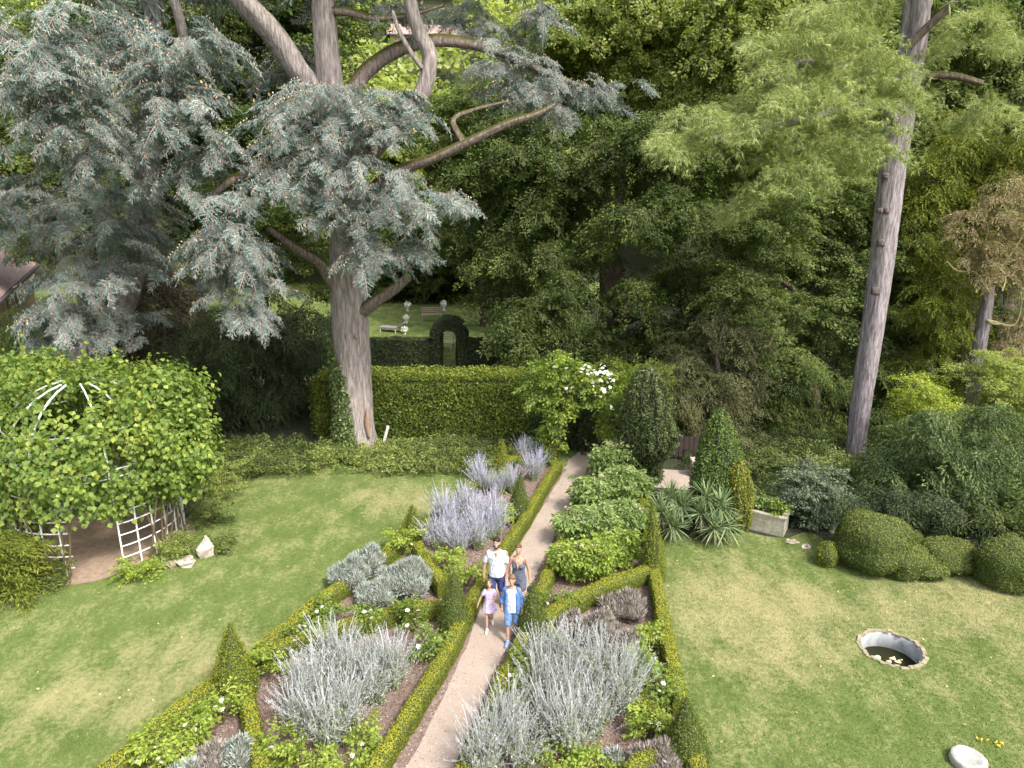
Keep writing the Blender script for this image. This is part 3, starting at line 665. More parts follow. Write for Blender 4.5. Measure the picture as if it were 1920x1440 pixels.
cushion('broad round silver shrub next to the short cross hedge', 762, 1125, 52, 68, m_sant, GS)
cushion('low silver shrub at the front between two flowering bushes', 708, 1140, 38, 48, m_sant, GS)
cushion('grey shrub in the bottom left corner bed beside the bright hedge', 444, 1450, 34, 62, m_sant, GS)
cushion('grey shrub in the bottom left corner bed, left of its twin', 392, 1460, 36, 60, m_spent, GS)
cushion('low grey shrub lowest in the bottom left corner bed', 345, 1490, 36, 55, m_sant, GS)
GB = 'faded brownish cushion shrubs in the right bed'
cushion('faded brown round shrub right behind the short yellow hedge', 1072, 1195, 30, 42, m_spent, GB)
cushion('faded brown domed shrub second from the path', 1125, 1215, 42, 62, m_spent, GB, )
cushion('thin wispy brown shrub under the sloping hedge and perennials', 1175, 1165, 42, 50, m_spent, GB, 1.4, 900, .10)
cushion('faded brown shrub nearest the outer right hedge', 1178, 1240, 38, 48, m_spent, GB)
cushion('faded twiggy shrub at the lower right corner under blue-grey sprigs', 1240, 1458, 46, 58, m_spent, GB)
cushion('small blue-grey sprig bush on the corner hedge at lower right', 1262, 1412, 26, 26, m_sant, GS, 1.0, 900)
cushion('low blue-green cushion in pink mulch at the lower edge', 1150, 1440, 24, 26, m_sant, GS)

# roses
m_rose = leafmat('rose_leaves', (.08, .13, .02), (.19, .27, .05), (.36, .44, .12), .4, .2)
m_rosel = leafmat('lime_leaves', (.12, .18, .02), (.26, .34, .05), (.45, .52, .12), .4, .2)
m_twig = plain('brown_twig', (.13, .09, .05), .9)
m_petal = leafmat('white_petals', (.75, .73, .68), (.86, .85, .82), (.92, .92, .9), .2, 0)
SB = [spray_broad(16, .30, .6, .2, .42, .08, .6), spray_broad(14, .32, .65, .1, .42, .1, .6), spray_broad(18, .27, .6, .3, .42, .09, .6)]
def blossom(r=.05):
    acc = Acc()
    for (k, el, s) in ((6, .15, 1.0), (5, .75, .75), (4, 1.2, .5)):
        a = np.linspace(0, 2 * math.pi, k, endpoint=False) + el
        x = np.stack([np.cos(a), np.sin(a), np.full(k, el)], 1); n = np.stack([-np.cos(a) * el, -np.sin(a) * el, np.full(k, 1.)], 1)
        v, f, m, c = scatter(leaf_unit(.95, .12), np.zeros((k, 3)), x, n, r * s, rng.random(k)); acc.add(v, f, 0, c)
    return acc
_bl = blossom().build('blossom', m_petal); BLM = _bl.data; bpy.data.objects.remove(_bl)
def add_blossoms(root, pts, s=1.0, m=None):
    for p in pts:
        o = bpy.data.objects.new('blossom', BLM); COL.objects.link(o); o.parent = root; o.location = tuple(p)
        o.rotation_euler = (rng.normal(.5, .3), rng.normal(0, .4), rng.uniform(0, 6)); k = s * rng.uniform(.8, 1.3); o.scale = (k, k, k)
def bush(name, label, base, r, h, m, nfl, group=None, sc=.24, nb=10, ns=6, T=None, cat='rose bush', droop=.1, bare=.35, fls=1.0, stems=7):
    root = thing(name, label, cat, base, group); acc = Acc(); st = Acc()
    c = [((0, 0, h * (.5 + bare / 3)), (r, r * .9, h * .5 * (1 - bare / 2)))]
    foliage(acc, T or SB, branchy(c, nb, ns, droop, (-.1, .8)), sc)
    for i in range(stems):
        a = rng.uniform(0, 6.28); q = np.array([math.cos(a), math.sin(a), 0]) * r * rng.uniform(.3, .9)
        V, Fc = tube([(0, 0, -.03), q * .35 + [0, 0, h * .35], q + [0, 0, h * rng.uniform(.6, 1.0)]], [.014, .010, .005], 5, 0, 3); st.add(V, Fc, 0)
    acc.build('foliage', [m, m_twig], root); st.build('stems', m_twig, root)
    if nfl:
        a = rng.uniform(-2.6, -.5, nfl); e = rng.uniform(.2, 1.3, nfl)
        p = np.stack([np.cos(a) * np.cos(e) * r, np.sin(a) * np.cos(e) * r, h * .45 + np.sin(e) * h * .58], 1); add_blossoms(root, p, fls)
    return root
RS = 'white rose bushes in the beds'
for i, (x, y, r, h, nf, mm, lb) in enumerate([
    (300, 1440, .34, .62, 5, m_rosel, 'lime green bush with white blooms, lowest along the left outer hedge'),
    (356, 1398, .32, .60, 3, m_rosel, 'lime green rose bush on the outer hedge, second from lower left'),
    (418, 1358, .38, .62, 9, m_rosel, 'rose bush with most white blooms, under the large cone'),
    (345, 1440, .30, .50, 2, m_rosel, 'thin rose bush above the lowest grey shrub, lower left'),
    (512, 1265, .32, .55, 0, m_rosel, 'flowerless lime bush in the mulch right of the large cone'),
    (566, 1203, .30, .50, 3, m_rose, 'rose bush inside the outer hedge above the long cross hedge'),
    (612, 1172, .30, .52, 3, m_rose, 'rose bush left of the silver shrubs by the outer hedge'),
    (540, 1425, .34, .50, 2, m_rosel, 'low rose bush with one bloom at the foot of the silvery sages'),
    (680, 1425, .36, .45, 2, m_rosel, 'low green rose bush near the path hedge at the lower edge'),
    (600, 1455, .34, .45, 1, m_rosel, 'low green bush at the bottom edge of the left front bed'),
    (690, 1180, .30, .55, 5, m_rose, 'rose bush growing across the cross hedge under the silver shrubs'),
    (775, 1185, .38, .62, 6, m_rose, 'white rose bush left of the path cone in front of the cross hedge'),
    (795, 1235, .30, .45, 2, m_rose, 'small rose bush hard against the path hedge'),
    (755, 1040, .38, .75, 1, m_rosel, 'bright leafy rose bush at the lawn corner above the silver shrubs'),
    (875, 1100, .42, .62, 1, m_rosel, 'leafy rose bush at the left elbow of the man'),
    (840, 1075, .36, .60, 0, m_rosel, 'leafy bush between violet sages and path cone'),
    (935, 985, .36, .60, 2, m_rosel, 'leafy rose bush beside the far green cone and path'),
    (925, 895, .42, .55, 1, m_rose, 'pale leafy bush left of the golden cone'),
    (940, 915, .32, .45, 0, m_rosel, 'lime bush right at the foot of the golden cone'),
    (1000, 850, .34, .6, 0, m_rosel, 'lime leafy bush before the tall hedge near the rose arch'),
    (990, 1265, .34, .62, 7, m_rose, 'white rose bush right of the path below the right cone'),
    (965, 1290, .24, .45, 2, m_rosel, 'small rose bush on the right path hedge'),
    (1040, 1150, .26, .45, 1, m_rose, 'small bush with white bloom above the sloping hedge'),
    (1215, 1215, .26, .48, 0, m_rosel, 'pale green bush standing among the faded brown shrubs'),
    (1208, 1285, .30, .55, 2, m_rose, 'rose bush beside the outer right hedge above the short hedge'),
    (1235, 1325, .32, .6, 3, m_rose, 'rose bush by the outer right hedge just above the corner cone'),
    (1215, 1385, .30, .55, 4, m_rosel, 'rose bush with white blooms left of the corner cone'),
    (1050, 1455, .34, .45, 1, m_rosel, 'low lime rose bush at the lower edge of the right bed'),
    (1118, 1465, .32, .45, 0, m_rosel, 'low lime bush at the lower edge, right of its neighbour with a bloom'),
    (1195, 1260, .2, .4, 1, m_rosel, 'tiny green tuft between brown shrubs and silvery sages')]):
    bush('rose_bush', lb, G(x, y), r, h, mm, nf, RS)
# leafy perennials right of the path
m_per = leafmat('perennial_leaves', (.10, .16, .045), (.225, .305, .10), (.40, .48, .20), .4, .15)
m_pert = leafmat('perennial_lime', (.10, .16, .02), (.23, .31, .05), (.42, .48, .12), .4, .15)
m_pink = leafmat('faded_pink_heads', (.35, .22, .18), (.52, .38, .30), (.65, .52, .42), .2, .1)
SP = [spray_broad(14, .42, .5, .25, .40, .08, .5), spray_broad(16, .38, .5, .35, .42, .1, .5)]
def perennial(label, x, y, r, h, m, sc):
    r *= 1.2; h *= 1.12; root = thing('leafy_perennial', label, 'perennial', G(x, y), 'leafy perennials right of the path'); acc = Acc(); st = Acc(); hd = Acc()
    n = 34; a = rng.uniform(0, 6.28, n); q = np.sqrt(rng.random(n)) * r
    for i in range(n):
        top = np.array([math.cos(a[i]) * q[i], math.sin(a[i]) * q[i], h * rng.uniform(.8, 1.1) * (1 - .2 * (q[i] / r) ** 2)]); bt = top * [.4, .4, 0]
        st.add(*bar(bt, top, .012)); k = 8; t = rng.uniform(.3, 1, k)[:, None]; p = bt + (top - bt) * t
        az = rng.uniform(0, 6.28, k); xx = np.stack([np.cos(az), np.sin(az), rng.uniform(-.2, .6, k)], 1)
        foliage(acc, SP, (p, xx, np.array([0, 0, 1.]) + rv(k, .3), np.clip(rng.normal(.5, .17, k), 0, 1)), sc)
        if rng.random() < .12:
            k = 12; v, f, mm, rr = scatter(leaf_unit(.6), np.repeat(top[None], k, 0) + rv(k, .03), rv(k), rv(k), .06, rng.random(k)); hd.add(v, f, 0, rr)
    acc.build('foliage', [m, m_stem], root); st.build('stems', m_stem, root)
    if hd.n: hd.build('flower_heads', m_pink, root)
for (x, y, r, h, mm, sc, lb) in [
    (1070, 1082, .38, .85, m_pert, .26, 'lime-leaved perennial nearest the woman and the path'),
    (1115, 1085, .42, .90, m_pert, .26, 'lime-leaved perennial in the middle above the sloping hedge'),
    (1165, 1062, .40, .85, m_pert, .26, 'lime-leaved perennial in the corner near the right outer hedge'),
    (1078, 1018, .38, .90, m_per, .28, 'pale topped perennial leaning over the path behind the woman'),
    (1120, 1020, .45, 1.0, m_per, .28, 'tall leafy perennial in the centre of the dense group'),
    (1175, 1005, .42, 1.0, m_per, .28, 'leafy perennial at the outer hedge left of the yuccas'),
    (1112, 962, .42, 1.1, m_per, .30, 'leafy perennial behind the group along the far path edge'),
    (1160, 950, .45, 1.15, m_per, .30, 'large bluish green perennial left of the spiky yuccas'),
    (1140, 908, .38, 1.3, m_per, .30, 'tall perennial with pale heads near the end of the path'),
    (1172, 902, .45, 1.4, m_per, .30, 'tallest perennial with faded pink heads before the teardrop yew'),
    (1190, 945, .34, 1.0, m_per, .28, 'slim perennial with faded head beside the side path')]:
    perennial(lb, x, y, r, h, mm, sc)
# yuccas
m_yuc = leafmat('yucca_leaves', (.08, .12, .045), (.17, .235, .105), (.35, .40, .20), .15, .1, .45)
m_dead = leafmat('dry_leaves', (.25, .20, .12), (.40, .34, .22), (.58, .52, .38), .1, .1)
def yucca(label, x, y, heads, s=1.0):
    root = thing('yucca', label, 'yucca', G(x, y), 'yuccas at the side path'); acc = Acc(); dead = Acc(); tr_ = Acc()
    for (dx, dy, hz, k) in heads:
        c = np.array([dx, dy, hz]); V, Fc = tube([(dx * .3, dy * .3, -.03), (dx * .8, dy * .8, hz * .5), c], [.09, .08, .07], 8, .1, 3); tr_.add(V, Fc)
        az = rng.uniform(0, 6.28, k); e = rng.uniform(-.5, 1.45, k); L = s * rng.uniform(.5, .75, k)
        for i in range(k):
            d = np.array([math.cos(az[i]) * math.cos(e[i]), math.sin(az[i]) * math.cos(e[i]), math.sin(e[i])]); sd_ = nrm(np.cross(d, [0, 0, 1.]))
            q = np.linspace(0, 1, 4)[:, None]; cv = c + d * L[i] * q - np.array([0, 0, .16]) * q ** 2 * math.cos(e[i]); wd = np.array([.03, .045, .032, .004])[:, None] / 2
            V = np.concatenate([cv + sd_ * wd, cv, cv - sd_ * wd]); V[4:8, 2] -= .008
            acc.add(V, [[j, j + 1, j + 5, j + 4] for j in range(3)] + [[j + 4, j + 5, j + 9, j + 8] for j in range(3)], 0, rng.normal(.5, .2))
        k2 = 26; az = rng.uniform(0, 6.28, k2); x_ = np.stack([np.cos(az), np.sin(az), rng.uniform(-2.5, -.8, k2)], 1)
        v, f, m, r = scatter(leaf_unit(.07, .02), np.repeat(c[None] - [0, 0, .08], k2, 0), x_, rv(k2), .5 * rng.uniform(.6, 1, k2)); dead.add(v, f, 0, r)
    acc.build('leaves', m_yuc, root); dead.build('dry_leaves', m_dead, root); tr_.build('trunk', m_twig, root)
yucca('spiky yucca clump on the left, beside the leafy perennials', 1256, 1005, [(-.28, 0, .75, 85), (.3, .1, .9, 85), (0, -.3, .45, 75), (.05, .35, 1.05, 80)])
yucca('spiky yucca clump on the right, in front of the tall yew cone', 1328, 1012, [(-.25, 0, .8, 85), (.28, .05, 1.0, 95), (.05, -.3, .5, 80), (-.05, .35, 1.15, 80), (.45, -.15, .5, 70)])
# trough plants
bush('trough_plant', 'green bushy plant growing in the left half of the stone trough', t0 + np.array([math.cos(ang) * .35 - math.sin(ang) * .3, .3, .45]), .22, .55, m_per, 0, None, .24, cat='plant')
bush('trough_plant', 'lighter bushy plant growing in the right half of the stone trough', t0 + np.array([math.cos(ang) * .88 - math.sin(ang) * .3, math.sin(ang) * .88 + .3, .45]), .20, .5, m_rose, 0, None, .24, cat='plant')
# ------------------------------------------------------------------ vine arbour
GC = np.array([-11.6, 18.2, 0.]); GR = 2.1
m_metal = plain('white_metal', (.82, .82, .80), .45, .1, 10)
arb = thing('arbour', 'white metal lattice arbour almost buried in grape vine', 'arbour', GC)
acc = Acc(); up_ = Acc()
def gp(az, z, r=GR): return np.array([r * math.cos(az), r * math.sin(az), z])
gap = lambda a: R(-80) < (a if a < math.pi else a - 2 * math.pi) < R(-50)
NA = 30; HW = 2.75
for i in range(NA):
    a = 2 * math.pi * i / NA
    if not gap(a): acc.add(*bar(gp(a, -.02), gp(a, HW), .030))
    q = [gp(a, HW + 1.95 * math.sin(t), GR * math.cos(t)) for t in np.linspace(0, 1.38, 9)]
    if i % 2 == 0 and i % 3:
        for u, v in zip(q[:-1], q[1:]): up_.add(*bar(u, v, .034))
for z in (.30, .62, .94, 1.26, 1.58, 1.9, 2.22, 2.54, 2.75):
    for i in range(60):
        a, b = 2 * math.pi * i / 60, 2 * math.pi * (i + 1) / 60
        if gap(a + .05) and z < 2.3: continue
        acc.add(*bar(gp(a, z, GR + .018), gp(b, z, GR + .018), .024))
for t in (.5,):
    for i in range(40):
        a, b = 2 * math.pi * i / 40, 2 * math.pi * (i + 1) / 40; up_.add(*bar(gp(a, HW + 1.95 * math.sin(t), GR * math.cos(t)), gp(b, HW + 1.95 * math.sin(t), GR * math.cos(t)), .026))
acc.build('lattice_wall', m_metal, arb); up_.build('dome_ribs', m_metal, arb)
m_vine = leafmat('vine_leaves', (.06, .11, .022), (.18, .255, .05), (.40, .43, .09), .4, .12, .5)
vine = thing('grape_vine', 'bright green grape vine smothering the white arbour', 'vine', GC + [1.2, -1.6, 0])
vo = np.array(vine.location); acc = Acc()
E = [(GC + [0, 0, 2.8], (2.5, 2.45, 2.12)), ((-14.4, 18.3, 2.4), (2.0, 1.9, 1.9)), (P(335, 835, 17.9), (.85, 1.0, 1.1)), (P(300, 740, 18.3), (1.0, 1.1, .7)), (P(60, 720, 19.2), (1.6, 1.3, .75))]
def vleaves(c, k, s=.24):
    n = len(c) * k; cc_ = np.repeat(c, k, 0); p = cc_ + rv(n, s) * [1, 1, .8]
    return p
Ls = []
for ei, (c, r) in enumerate(E):
    m = int(330 * r[0] * r[2]); u = nrm(rv(m)); p = np.asarray(c) + u * r * (1 + .09 * np.sin(u[:, :1] * 9) + .07 * np.sin(u[:, 2:] * 11 + u[:, 1:2] * 7)) * rng.uniform(.86, 1.07, (m, 1))
    front = p[:, 1] < GC[1] - .3
    keep = p[:, 2] > np.where(front, 1.6 + .3 * np.sin(p[:, 0] * 2.1), 1.1)
    keep |= (p[:, 0] < GC[0] - .75) & (p[:, 2] > .95)
    if ei == 1: keep = p[:, 2] > .6
    if ei >= 2: keep = p[:, 2] > 1.2
    for ej, (c2, r2) in enumerate(E):
        if ej != ei: keep &= (((p - c2) / (np.array(r2) * .86)) ** 2).sum(1) > 1
    # openings where the frame shows through
    for (hx_, hy_, hr) in ((125, 742, 32), (160, 712, 17), (222, 855, 20), (266, 718, 13), (205, 730, 9)):
        h = P(hx_, hy_, 17.2); h2 = P(hx_, hy_, 16.2); d_ = nrm(h - h2); w_ = p - h; dist = np.linalg.norm(w_ - (w_ @ d_)[:, None] * d_, axis=1)
        keep &= ~((dist < hr * .019) & (p[:, 1] < 18.0))
    Ls.append((p[keep], u[keep]))
c = np.concatenate([l[0] for l in Ls]); u = np.concatenate([l[1] for l in Ls])
kk = 12; p = vleaves(c, kk, .17); uu = np.repeat(u, kk, 0); n = len(p)
x = np.array([0, 0, -.9]) + uu * .5 + rv(n, .5); nn = uu + [0, 0, .5] + rv(n, .4)
r = np.clip(np.repeat(rng.normal(.45, .14, len(c)), kk) + rng.normal(0, .13, n) + (rng.random(n) < .03) * .4, 0, 1)
v, f, m, rr = scatter(leaf_unit(.92, .10), p - vo, x, nn, .135 * rng.uniform(.65, 1.3, n), r); acc.add(v, f, m, rr)
acc.build('foliage', m_vine, vine)
acc = Acc()
for k in range(26):      # long shoots and hanging stems
    a = rng.uniform(-2.9, .2); b = gp(a, 0, GR + .1) + GC - vo; t = gp(a + rng.normal(0, .3), rng.uniform(2, 3.6), GR + .25) + GC - vo
    if gap(a): continue
    V, Fc = tube([b * [1, 1, 0] - [0, 0, .03], (b + t) / 2 + rv(1, .15)[0], t], [.03, .022, .012], 6, .1, 3); acc.add(V, Fc)
acc.build('stems', m_twig, vine)
for (x0, y0, x1, y1) in ((150, 690, 165, 632), (40, 690, 42, 630), (75, 690, 95, 650), (262, 690, 278, 668), (215, 680, 222, 660), (350, 780, 390, 762)):
    shoots = Acc(); a, b = P(x0, y0, 18.4) - vo, P(x1, y1, 18.4) - vo; k = 14; t = rng.uniform(.1, 1, k)[:, None]; p = a + (b - a) * t + rv(k, .05)
    v, f, m, rr = scatter(leaf_unit(.9, .1), p, rv(k), rv(k) + [0, -.5, .5], .13 * rng.uniform(.6, 1.2, k), rng.uniform(.5, .9, k)); shoots.add(v, f, m, rr); shoots.add(*bar(a, b, .012)); shoots.build('young_shoot', m_vine, vine)

# ------------------------------------------------------------------ rose arch
ra_o = G(1088, 868); arch = thing('rose_arch', 'flower covered metal rose arch where the gravel path ends', 'arch', ra_o)
acc = Acc(); hw = .75
for dy in (0, .9):
    for sx in (-hw, hw): acc.add(*bar((sx, dy, -.02), (sx, dy, 2.0), .05))
    q = [(hw * math.cos(t), dy, 2.0 + .75 * math.sin(t)) for t in np.linspace(0, math.pi, 13)]
    for u, v in zip(q[:-1], q[1:]): acc.add(*bar(u, v, .045))
for z in np.arange(.3, 2.0, .34):
    for sx in (-hw, hw): acc.add(*bar((sx, 0, z), (sx, .9, z), .025))
for t in np.linspace(.2, math.pi - .2, 8): acc.add(*bar((hw * math.cos(t), 0, 2 + .75 * math.sin(t)), (hw * math.cos(t), .9, 2 + .75 * math.sin(t)), .025))
acc.build('frame', plain('dark_iron', (.06, .06, .055), .6), arch)
def clumps_px(l, e=0, ez=0): return [(P(x, y, Y), (max(.3, (rx - e) * S(y, Y)), ry, max(.25, (rz - ez) * S(y, Y)))) for (x, y, Y, rx, rz, ry) in l]
def rel(cl, o): return [(np.asarray(c) - o, r) for c, r in cl]
YA = ra_o[1]
cr = thing('climbing_rose', 'climbing rose with a cluster of pinkish white blooms over the arch', 'climbing rose', ra_o + [-.95, .2, 0])
co = np.array(cr.location); acc = Acc()
cl = clumps_px([(1022, 720, YA, 40, 40, .8), (1048, 690, YA, 38, 30, .8), (1085, 705, YA, 40, 24, .9), (1128, 715, YA, 42, 28, .9), (1160, 740, YA, 34, 34, .8), (1148, 785, YA, 28, 34, .6), (1035, 780, YA, 28, 44, .6), (1060, 760, YA, 26, 26, .6), (1120, 760, YA - .1, 26, 20, .6), (1180, 700, YA + .4, 28, 20, .7), (1150, 835, YA, 22, 30, .5), (1035, 840, YA, 20, 34, .5)])
foliage(acc, SB, branchy(rel(cl[::2], co), 32, 6, .25, (-.2, 1.0), dens=.6), .34); foliage(acc, SB, branchy(rel(cl[1::2], co), 32, 6, .25, (-.2, 1.0), dens=.6), .34, 2)
for (x0, y0, x1, y1) in ((1015, 700, 1005, 655), (1045, 690, 1052, 648), (1070, 690, 1085, 660), (1190, 700, 1198, 668), (950, 712, 948, 690), (1000, 700, 985, 675), (1120, 850, 1092, 820)):
    a, b = P(x0, y0, YA) - co, P(x1, y1, YA) - co; k = 16; t = rng.uniform(0, 1, k)[:, None]
    v, f, m, rr = scatter(leaf_unit(.6, .1), a + (b - a) * t + rv(k, .07), rv(k) + [0, 0, .4], rv(k) + [0, -.5, .5], .11 * rng.uniform(.6, 1.2, k), rng.uniform(.5, .9, k)); acc.add(v, f, m, rr); acc.add(*bar(a, b, .015), 1)
acc.build('foliage', [m_rose, m_twig, m_rosel, m_twig], cr); acc = Acc()
for k in range(9):
    sx = rng.choice([-1, 1]) * .85; V, Fc = tube([(.95 + sx, -.2, -.03), (.95 + sx * 1.1 + rng.normal(0, .1), 0, 1.1), (.95 + sx * .8, .1, 2.2), (.95 + sx * .2, .2, 2.8)], [.03, .025, .018, .01], 6, .1, 3); acc.add(V, Fc)
acc.build('stems', m_twig, cr)
pp = [P(x + rng.normal(0, 5), y + rng.normal(0, 5), YA - rng.uniform(.7, 1.15)) - co for (x, y, k) in ((1030, 686, 1), (1060, 697, 1), (1092, 692, 2), (1104, 690, 3), (1112, 700, 4), (1125, 695, 4), (1136, 700, 4), (1140, 715, 5), (1110, 716, 3), (1130, 728, 2), (1122, 748, 1), (1148, 765, 2), (1152, 785, 1), (1075, 722, 1)) for _ in range(k * 2)]
add_blossoms(cr, pp, 1.3)

# ------------------------------------------------------------------ trees
m_bark = barkmat('cedar_bark', (.14, .115, .105), (.28, .235, .22), (.44, .385, .36), (.16, .14, .03), .15)
m_limb = barkmat('mossy_bark', (.10, .075, .065), (.20, .155, .14), (.31, .25, .225), (.085, .08, .02), .8)
m_pineb = barkmat('pine_bark', (.10, .08, .085), (.25, .21, .22), (.41, .36, .375), None)
m_brn = barkmat('brown_bark', (.05, .035, .025), (.12, .09, .07), (.20, .16, .13), (.07, .08, .02), .4)
m_ced = leafmat('cedar_needles', (.062, .104, .095), (.185, .255, .235), (.40, .47, .445), .12, .18, .55, 1.2)
m_cone = plain('cedar_cones', (.60, .43, .28), .8, .3, 20)
m_twg = plain('cedar_twig', (.22, .16, .13), .9)
CED = [spray_cedar(9, .35, 3), spray_cedar(9, .5, 2), spray_cedar(8, .25, 2), spray_cedar(9, .6, 3)]
CY = G(668, 840)[1]
def pl(l): return [P(x, y, Y) for x, y, Y in l]
def limb(root, o, pts, rad, m, name='limb', cap=True, seg=14, lump=.07):
    V, Fc = tube(np.array(pl(pts)) - o, rad, seg, lump, 5); a = Acc().add(V, Fc)
    if cap: cap_end(a, V, seg)
    return a.build(name, m, root, True)
co = G(668, 840); ced = thing('blue_cedar', 'huge blue cedar with a thick bare trunk beside the tall hedge', 'cedar', co)
limb(ced, co, [(669, 850, CY), (668, 832, CY), (665, 790, CY), (661, 700, CY), (655, 600, CY), (650, 500, CY), (646, 400, CY), (638, 300, CY), (626, 200, CY), (614, 100, CY), (607, 10, CY), (602, -100, CY), (598, -300, CY), (596, -460, CY)], [.98, .80, .72, .66, .64, .60, .55, .50, .44, .40, .37, .33, .24, .10], m_bark, 'trunk', seg=40, lump=.035)
limb(ced, co, [(612, 240, CY), (588, 170, CY), (560, 130, CY - .2), (520, 70, CY - .3), (465, 10, CY - .5), (400, -60, CY - .6)], [.34, .36, .36, .36, .34, .28], m_bark)
limb(ced, co, [(640, 250, CY), (665, 165, CY + .4), (700, 122, CY + .6), (760, 88, CY + .9), (830, 76, CY + 1.2), (920, 92, CY + 1.5), (1010, 130, CY + 1.6), (1100, 165, CY + 1.6)], [.30, .27, .25, .23, .21, .17, .12, .06], m_limb)
limb(ced, co, [(660, 330, CY), (730, 250, CY - .3), (785, 185, CY - .4), (806, 110, CY - .4), (785, 60, CY - .4), (768, 0, CY - .4), (760, -80, CY - .4)], [.3, .27, .27, .25, .22, .20, .17], m_bark)
limb(ced, co, [(792, 128, CY - .5), (765, 90, CY - .5), (745, 50, CY - .5), (736, 20, CY - .5)], [.09, .08, .07, .05], m_bark)
limb(ced, co, [(655, 400, CY), (730, 330, CY - .3), (810, 298, CY - .5), (880, 265, CY - .6), (950, 232, CY - .6), (1005, 214, CY - .6), (1040, 195, CY - .5)], [.26, .20, .17, .15, .13, .10, .06], m_limb)
limb(ced, co, [(870, 268, CY - .6), (850, 225, CY - .3), (890, 205, CY - .2), (950, 190, CY)], [.12, .09, .06, .04], m_limb)
limb(ced, co, [(645, 570, CY), (622, 528, CY - .3), (598, 492, CY - .8), (555, 465, CY - 1.4), (500, 425, CY - 2.2)], [.30, .22, .19, .16, .10], m_limb)
limb(ced, co, [(672, 590, CY), (692, 573, CY - .3), (715, 557, CY - .5), (740, 541, CY - .7), (766, 518, CY - .9)], [.26, .22, .19, .17, .15], m_limb)
limb(ced, co, [(610, 20, CY), (650, 22, CY - .2), (700, 34, CY - .2), (760, 30, CY - .2), (830, 10, CY)], [.16, .13, .11, .08, .05], m_limb)
limb(ced, co, [(640, 300, CY), (560, 300, CY - 1.4), (450, 330, CY - 2.6), (380, 380, CY - 3.2)], [.28, .22, .15, .08], m_limb)
limb(ced, co, [(645, 360, CY), (600, 350, CY - 1.4), (610, 410, CY - 2.2), (690, 420, CY - 2.8)], [.25, .18, .12, .06], m_limb)
FY = CY - 2.6
cl = clumps_px([(650, 205, FY + .6, 165, 52, 2.0), (560, 245, FY, 110, 50, 1.8), (735, 215, FY + .6, 90, 55, 1.8), (420, 300, FY - .6, 125, 42, 1.8), (540, 315, FY - .5, 120, 60, 1.8), (350, 345, FY - .8, 75, 45, 1.4),
    (430, 420, FY - 1, 90, 70, 1.5), (470, 500, FY - 1, 80, 70, 1.3), (450, 555, FY - 1, 65, 48, 1.0), (640, 300, FY - .2, 110, 55, 1.6), (720, 345, FY, 150, 40, 1.8), (810, 370, FY + .2, 70, 30, 1.4),
    (690, 410, FY, 110, 50, 1.5), (700, 470, FY, 75, 48, 1.1), (775, 440, FY + .2, 60, 48, 1.2), (600, 380, FY - .2, 60, 40, 1.2), (440, 470, FY - 1.1, 80, 70, 1.2), (400, 500, FY - 1, 50, 55, 1.0), (465, 590, FY - 1, 50, 36, .9), (635, 180, FY - .3, 150, 30, 1.6), (760, 190, FY, 75, 32, 1.4), (855, 372, FY + .2, 35, 16, .9)], 12, 6)
cl += clumps_px([(930, 105, CY + 1.4, 80, 38, 1.8), (1010, 150, CY + 1.5, 85, 42, 1.8), (1090, 165, CY + 1.6, 75, 28, 1.6), (1165, 168, CY + 1.6, 70, 18, 1.4), (1045, 200, CY + 1.4, 40, 28, 1.0), (960, 150, CY + 2.2, 70, 42, 1.6), (890, 30, CY + 3, 100, 40, 1.8), (1010, 40, CY + 3.5, 70, 35, 1.6), (700, 18, CY + .5, 90, 26, 1.4)], 8, 4)
sd_c = clumps_px([(560, 200, CY - .5, 90, 26, 2.0), (700, 230, CY + .3, 80, 26, 2.0), (540, 120, CY + 2.5, 60, 26, 2.0), (400, -110, CY, 200, 60, 3.5), (650, -120, CY + 1, 200, 60, 3.5), (880, -110, CY + 1, 170, 55, 3), (520, -230, CY, 230, 60, 3.5), (760, -230, CY, 200, 60, 3)])  # extra clumps, inside the crown and above the view, added to cast shade
acc = Acc(); foliage(acc, CED, branchy(rel(cl, co), 40, 9, .42, (-.05, .35), .25, dens=2.6), .58)
foliage(acc, CED, branchy(rel(sd_c, co), 30, 7, .32, (-.05, .35), 0, dens=8), 1.25)
acc.build('crown', [m_ced, m_twg, m_cone], ced)
# ivy on the trunk
m_rot = plain('bare_orange_wood', (.36, .19, .10), .9, .4, 9, .6, col2=(.24, .18, .15))
for (x, y, dy, r) in ((689, 795, .555, (.10, .045, .50)), (668, 631, .615, (.08, .04, .09))):
    V, Fc = ellip(P(x, y, CY - dy) - G(668, 840), r, 12, 10, .12); Acc().add(V, Fc).build('bark_wound', m_rot, ced, True)
acc = Acc()
n = 9500; tt = rng.random(n) ** 1.3; px_ = 668 - 14 * tt; az = rng.uniform(R(150), R(285), n) - tt * R(25)
keep = az < R(328) - tt * R(115) + rng.normal(0, .15, n); tt = tt[keep]; az = az[keep]; px_ = px_[keep]; n = len(tt)
c = np.array([P(x, 840 - 210 * t, CY) for x, t in zip(px_, tt)]); rad = .84 - .17 * np.minimum(tt * 3, 1)
nn = np.stack([np.cos(az), np.sin(az), 0 * az], 1); p = c + nn * (rad + rng.uniform(0, .10, n))[:, None]
v, f, m, r = scatter(leaf_unit(.85, .1), p, rv(n) + [0, 0, -.4], nn + rv(n, .5), .11 * rng.uniform(.6, 1.3, n)); acc.add(v, f, m, r)
tag(acc.build('ivy', leafmat('ivy_leaves', (.04, .07, .02), (.12, .165, .055), (.24, .29, .11), .2, .1), origin=co + [-.8, -.4, 0]), 'ivy climbing the left side of the bare cedar trunk', 'ivy')
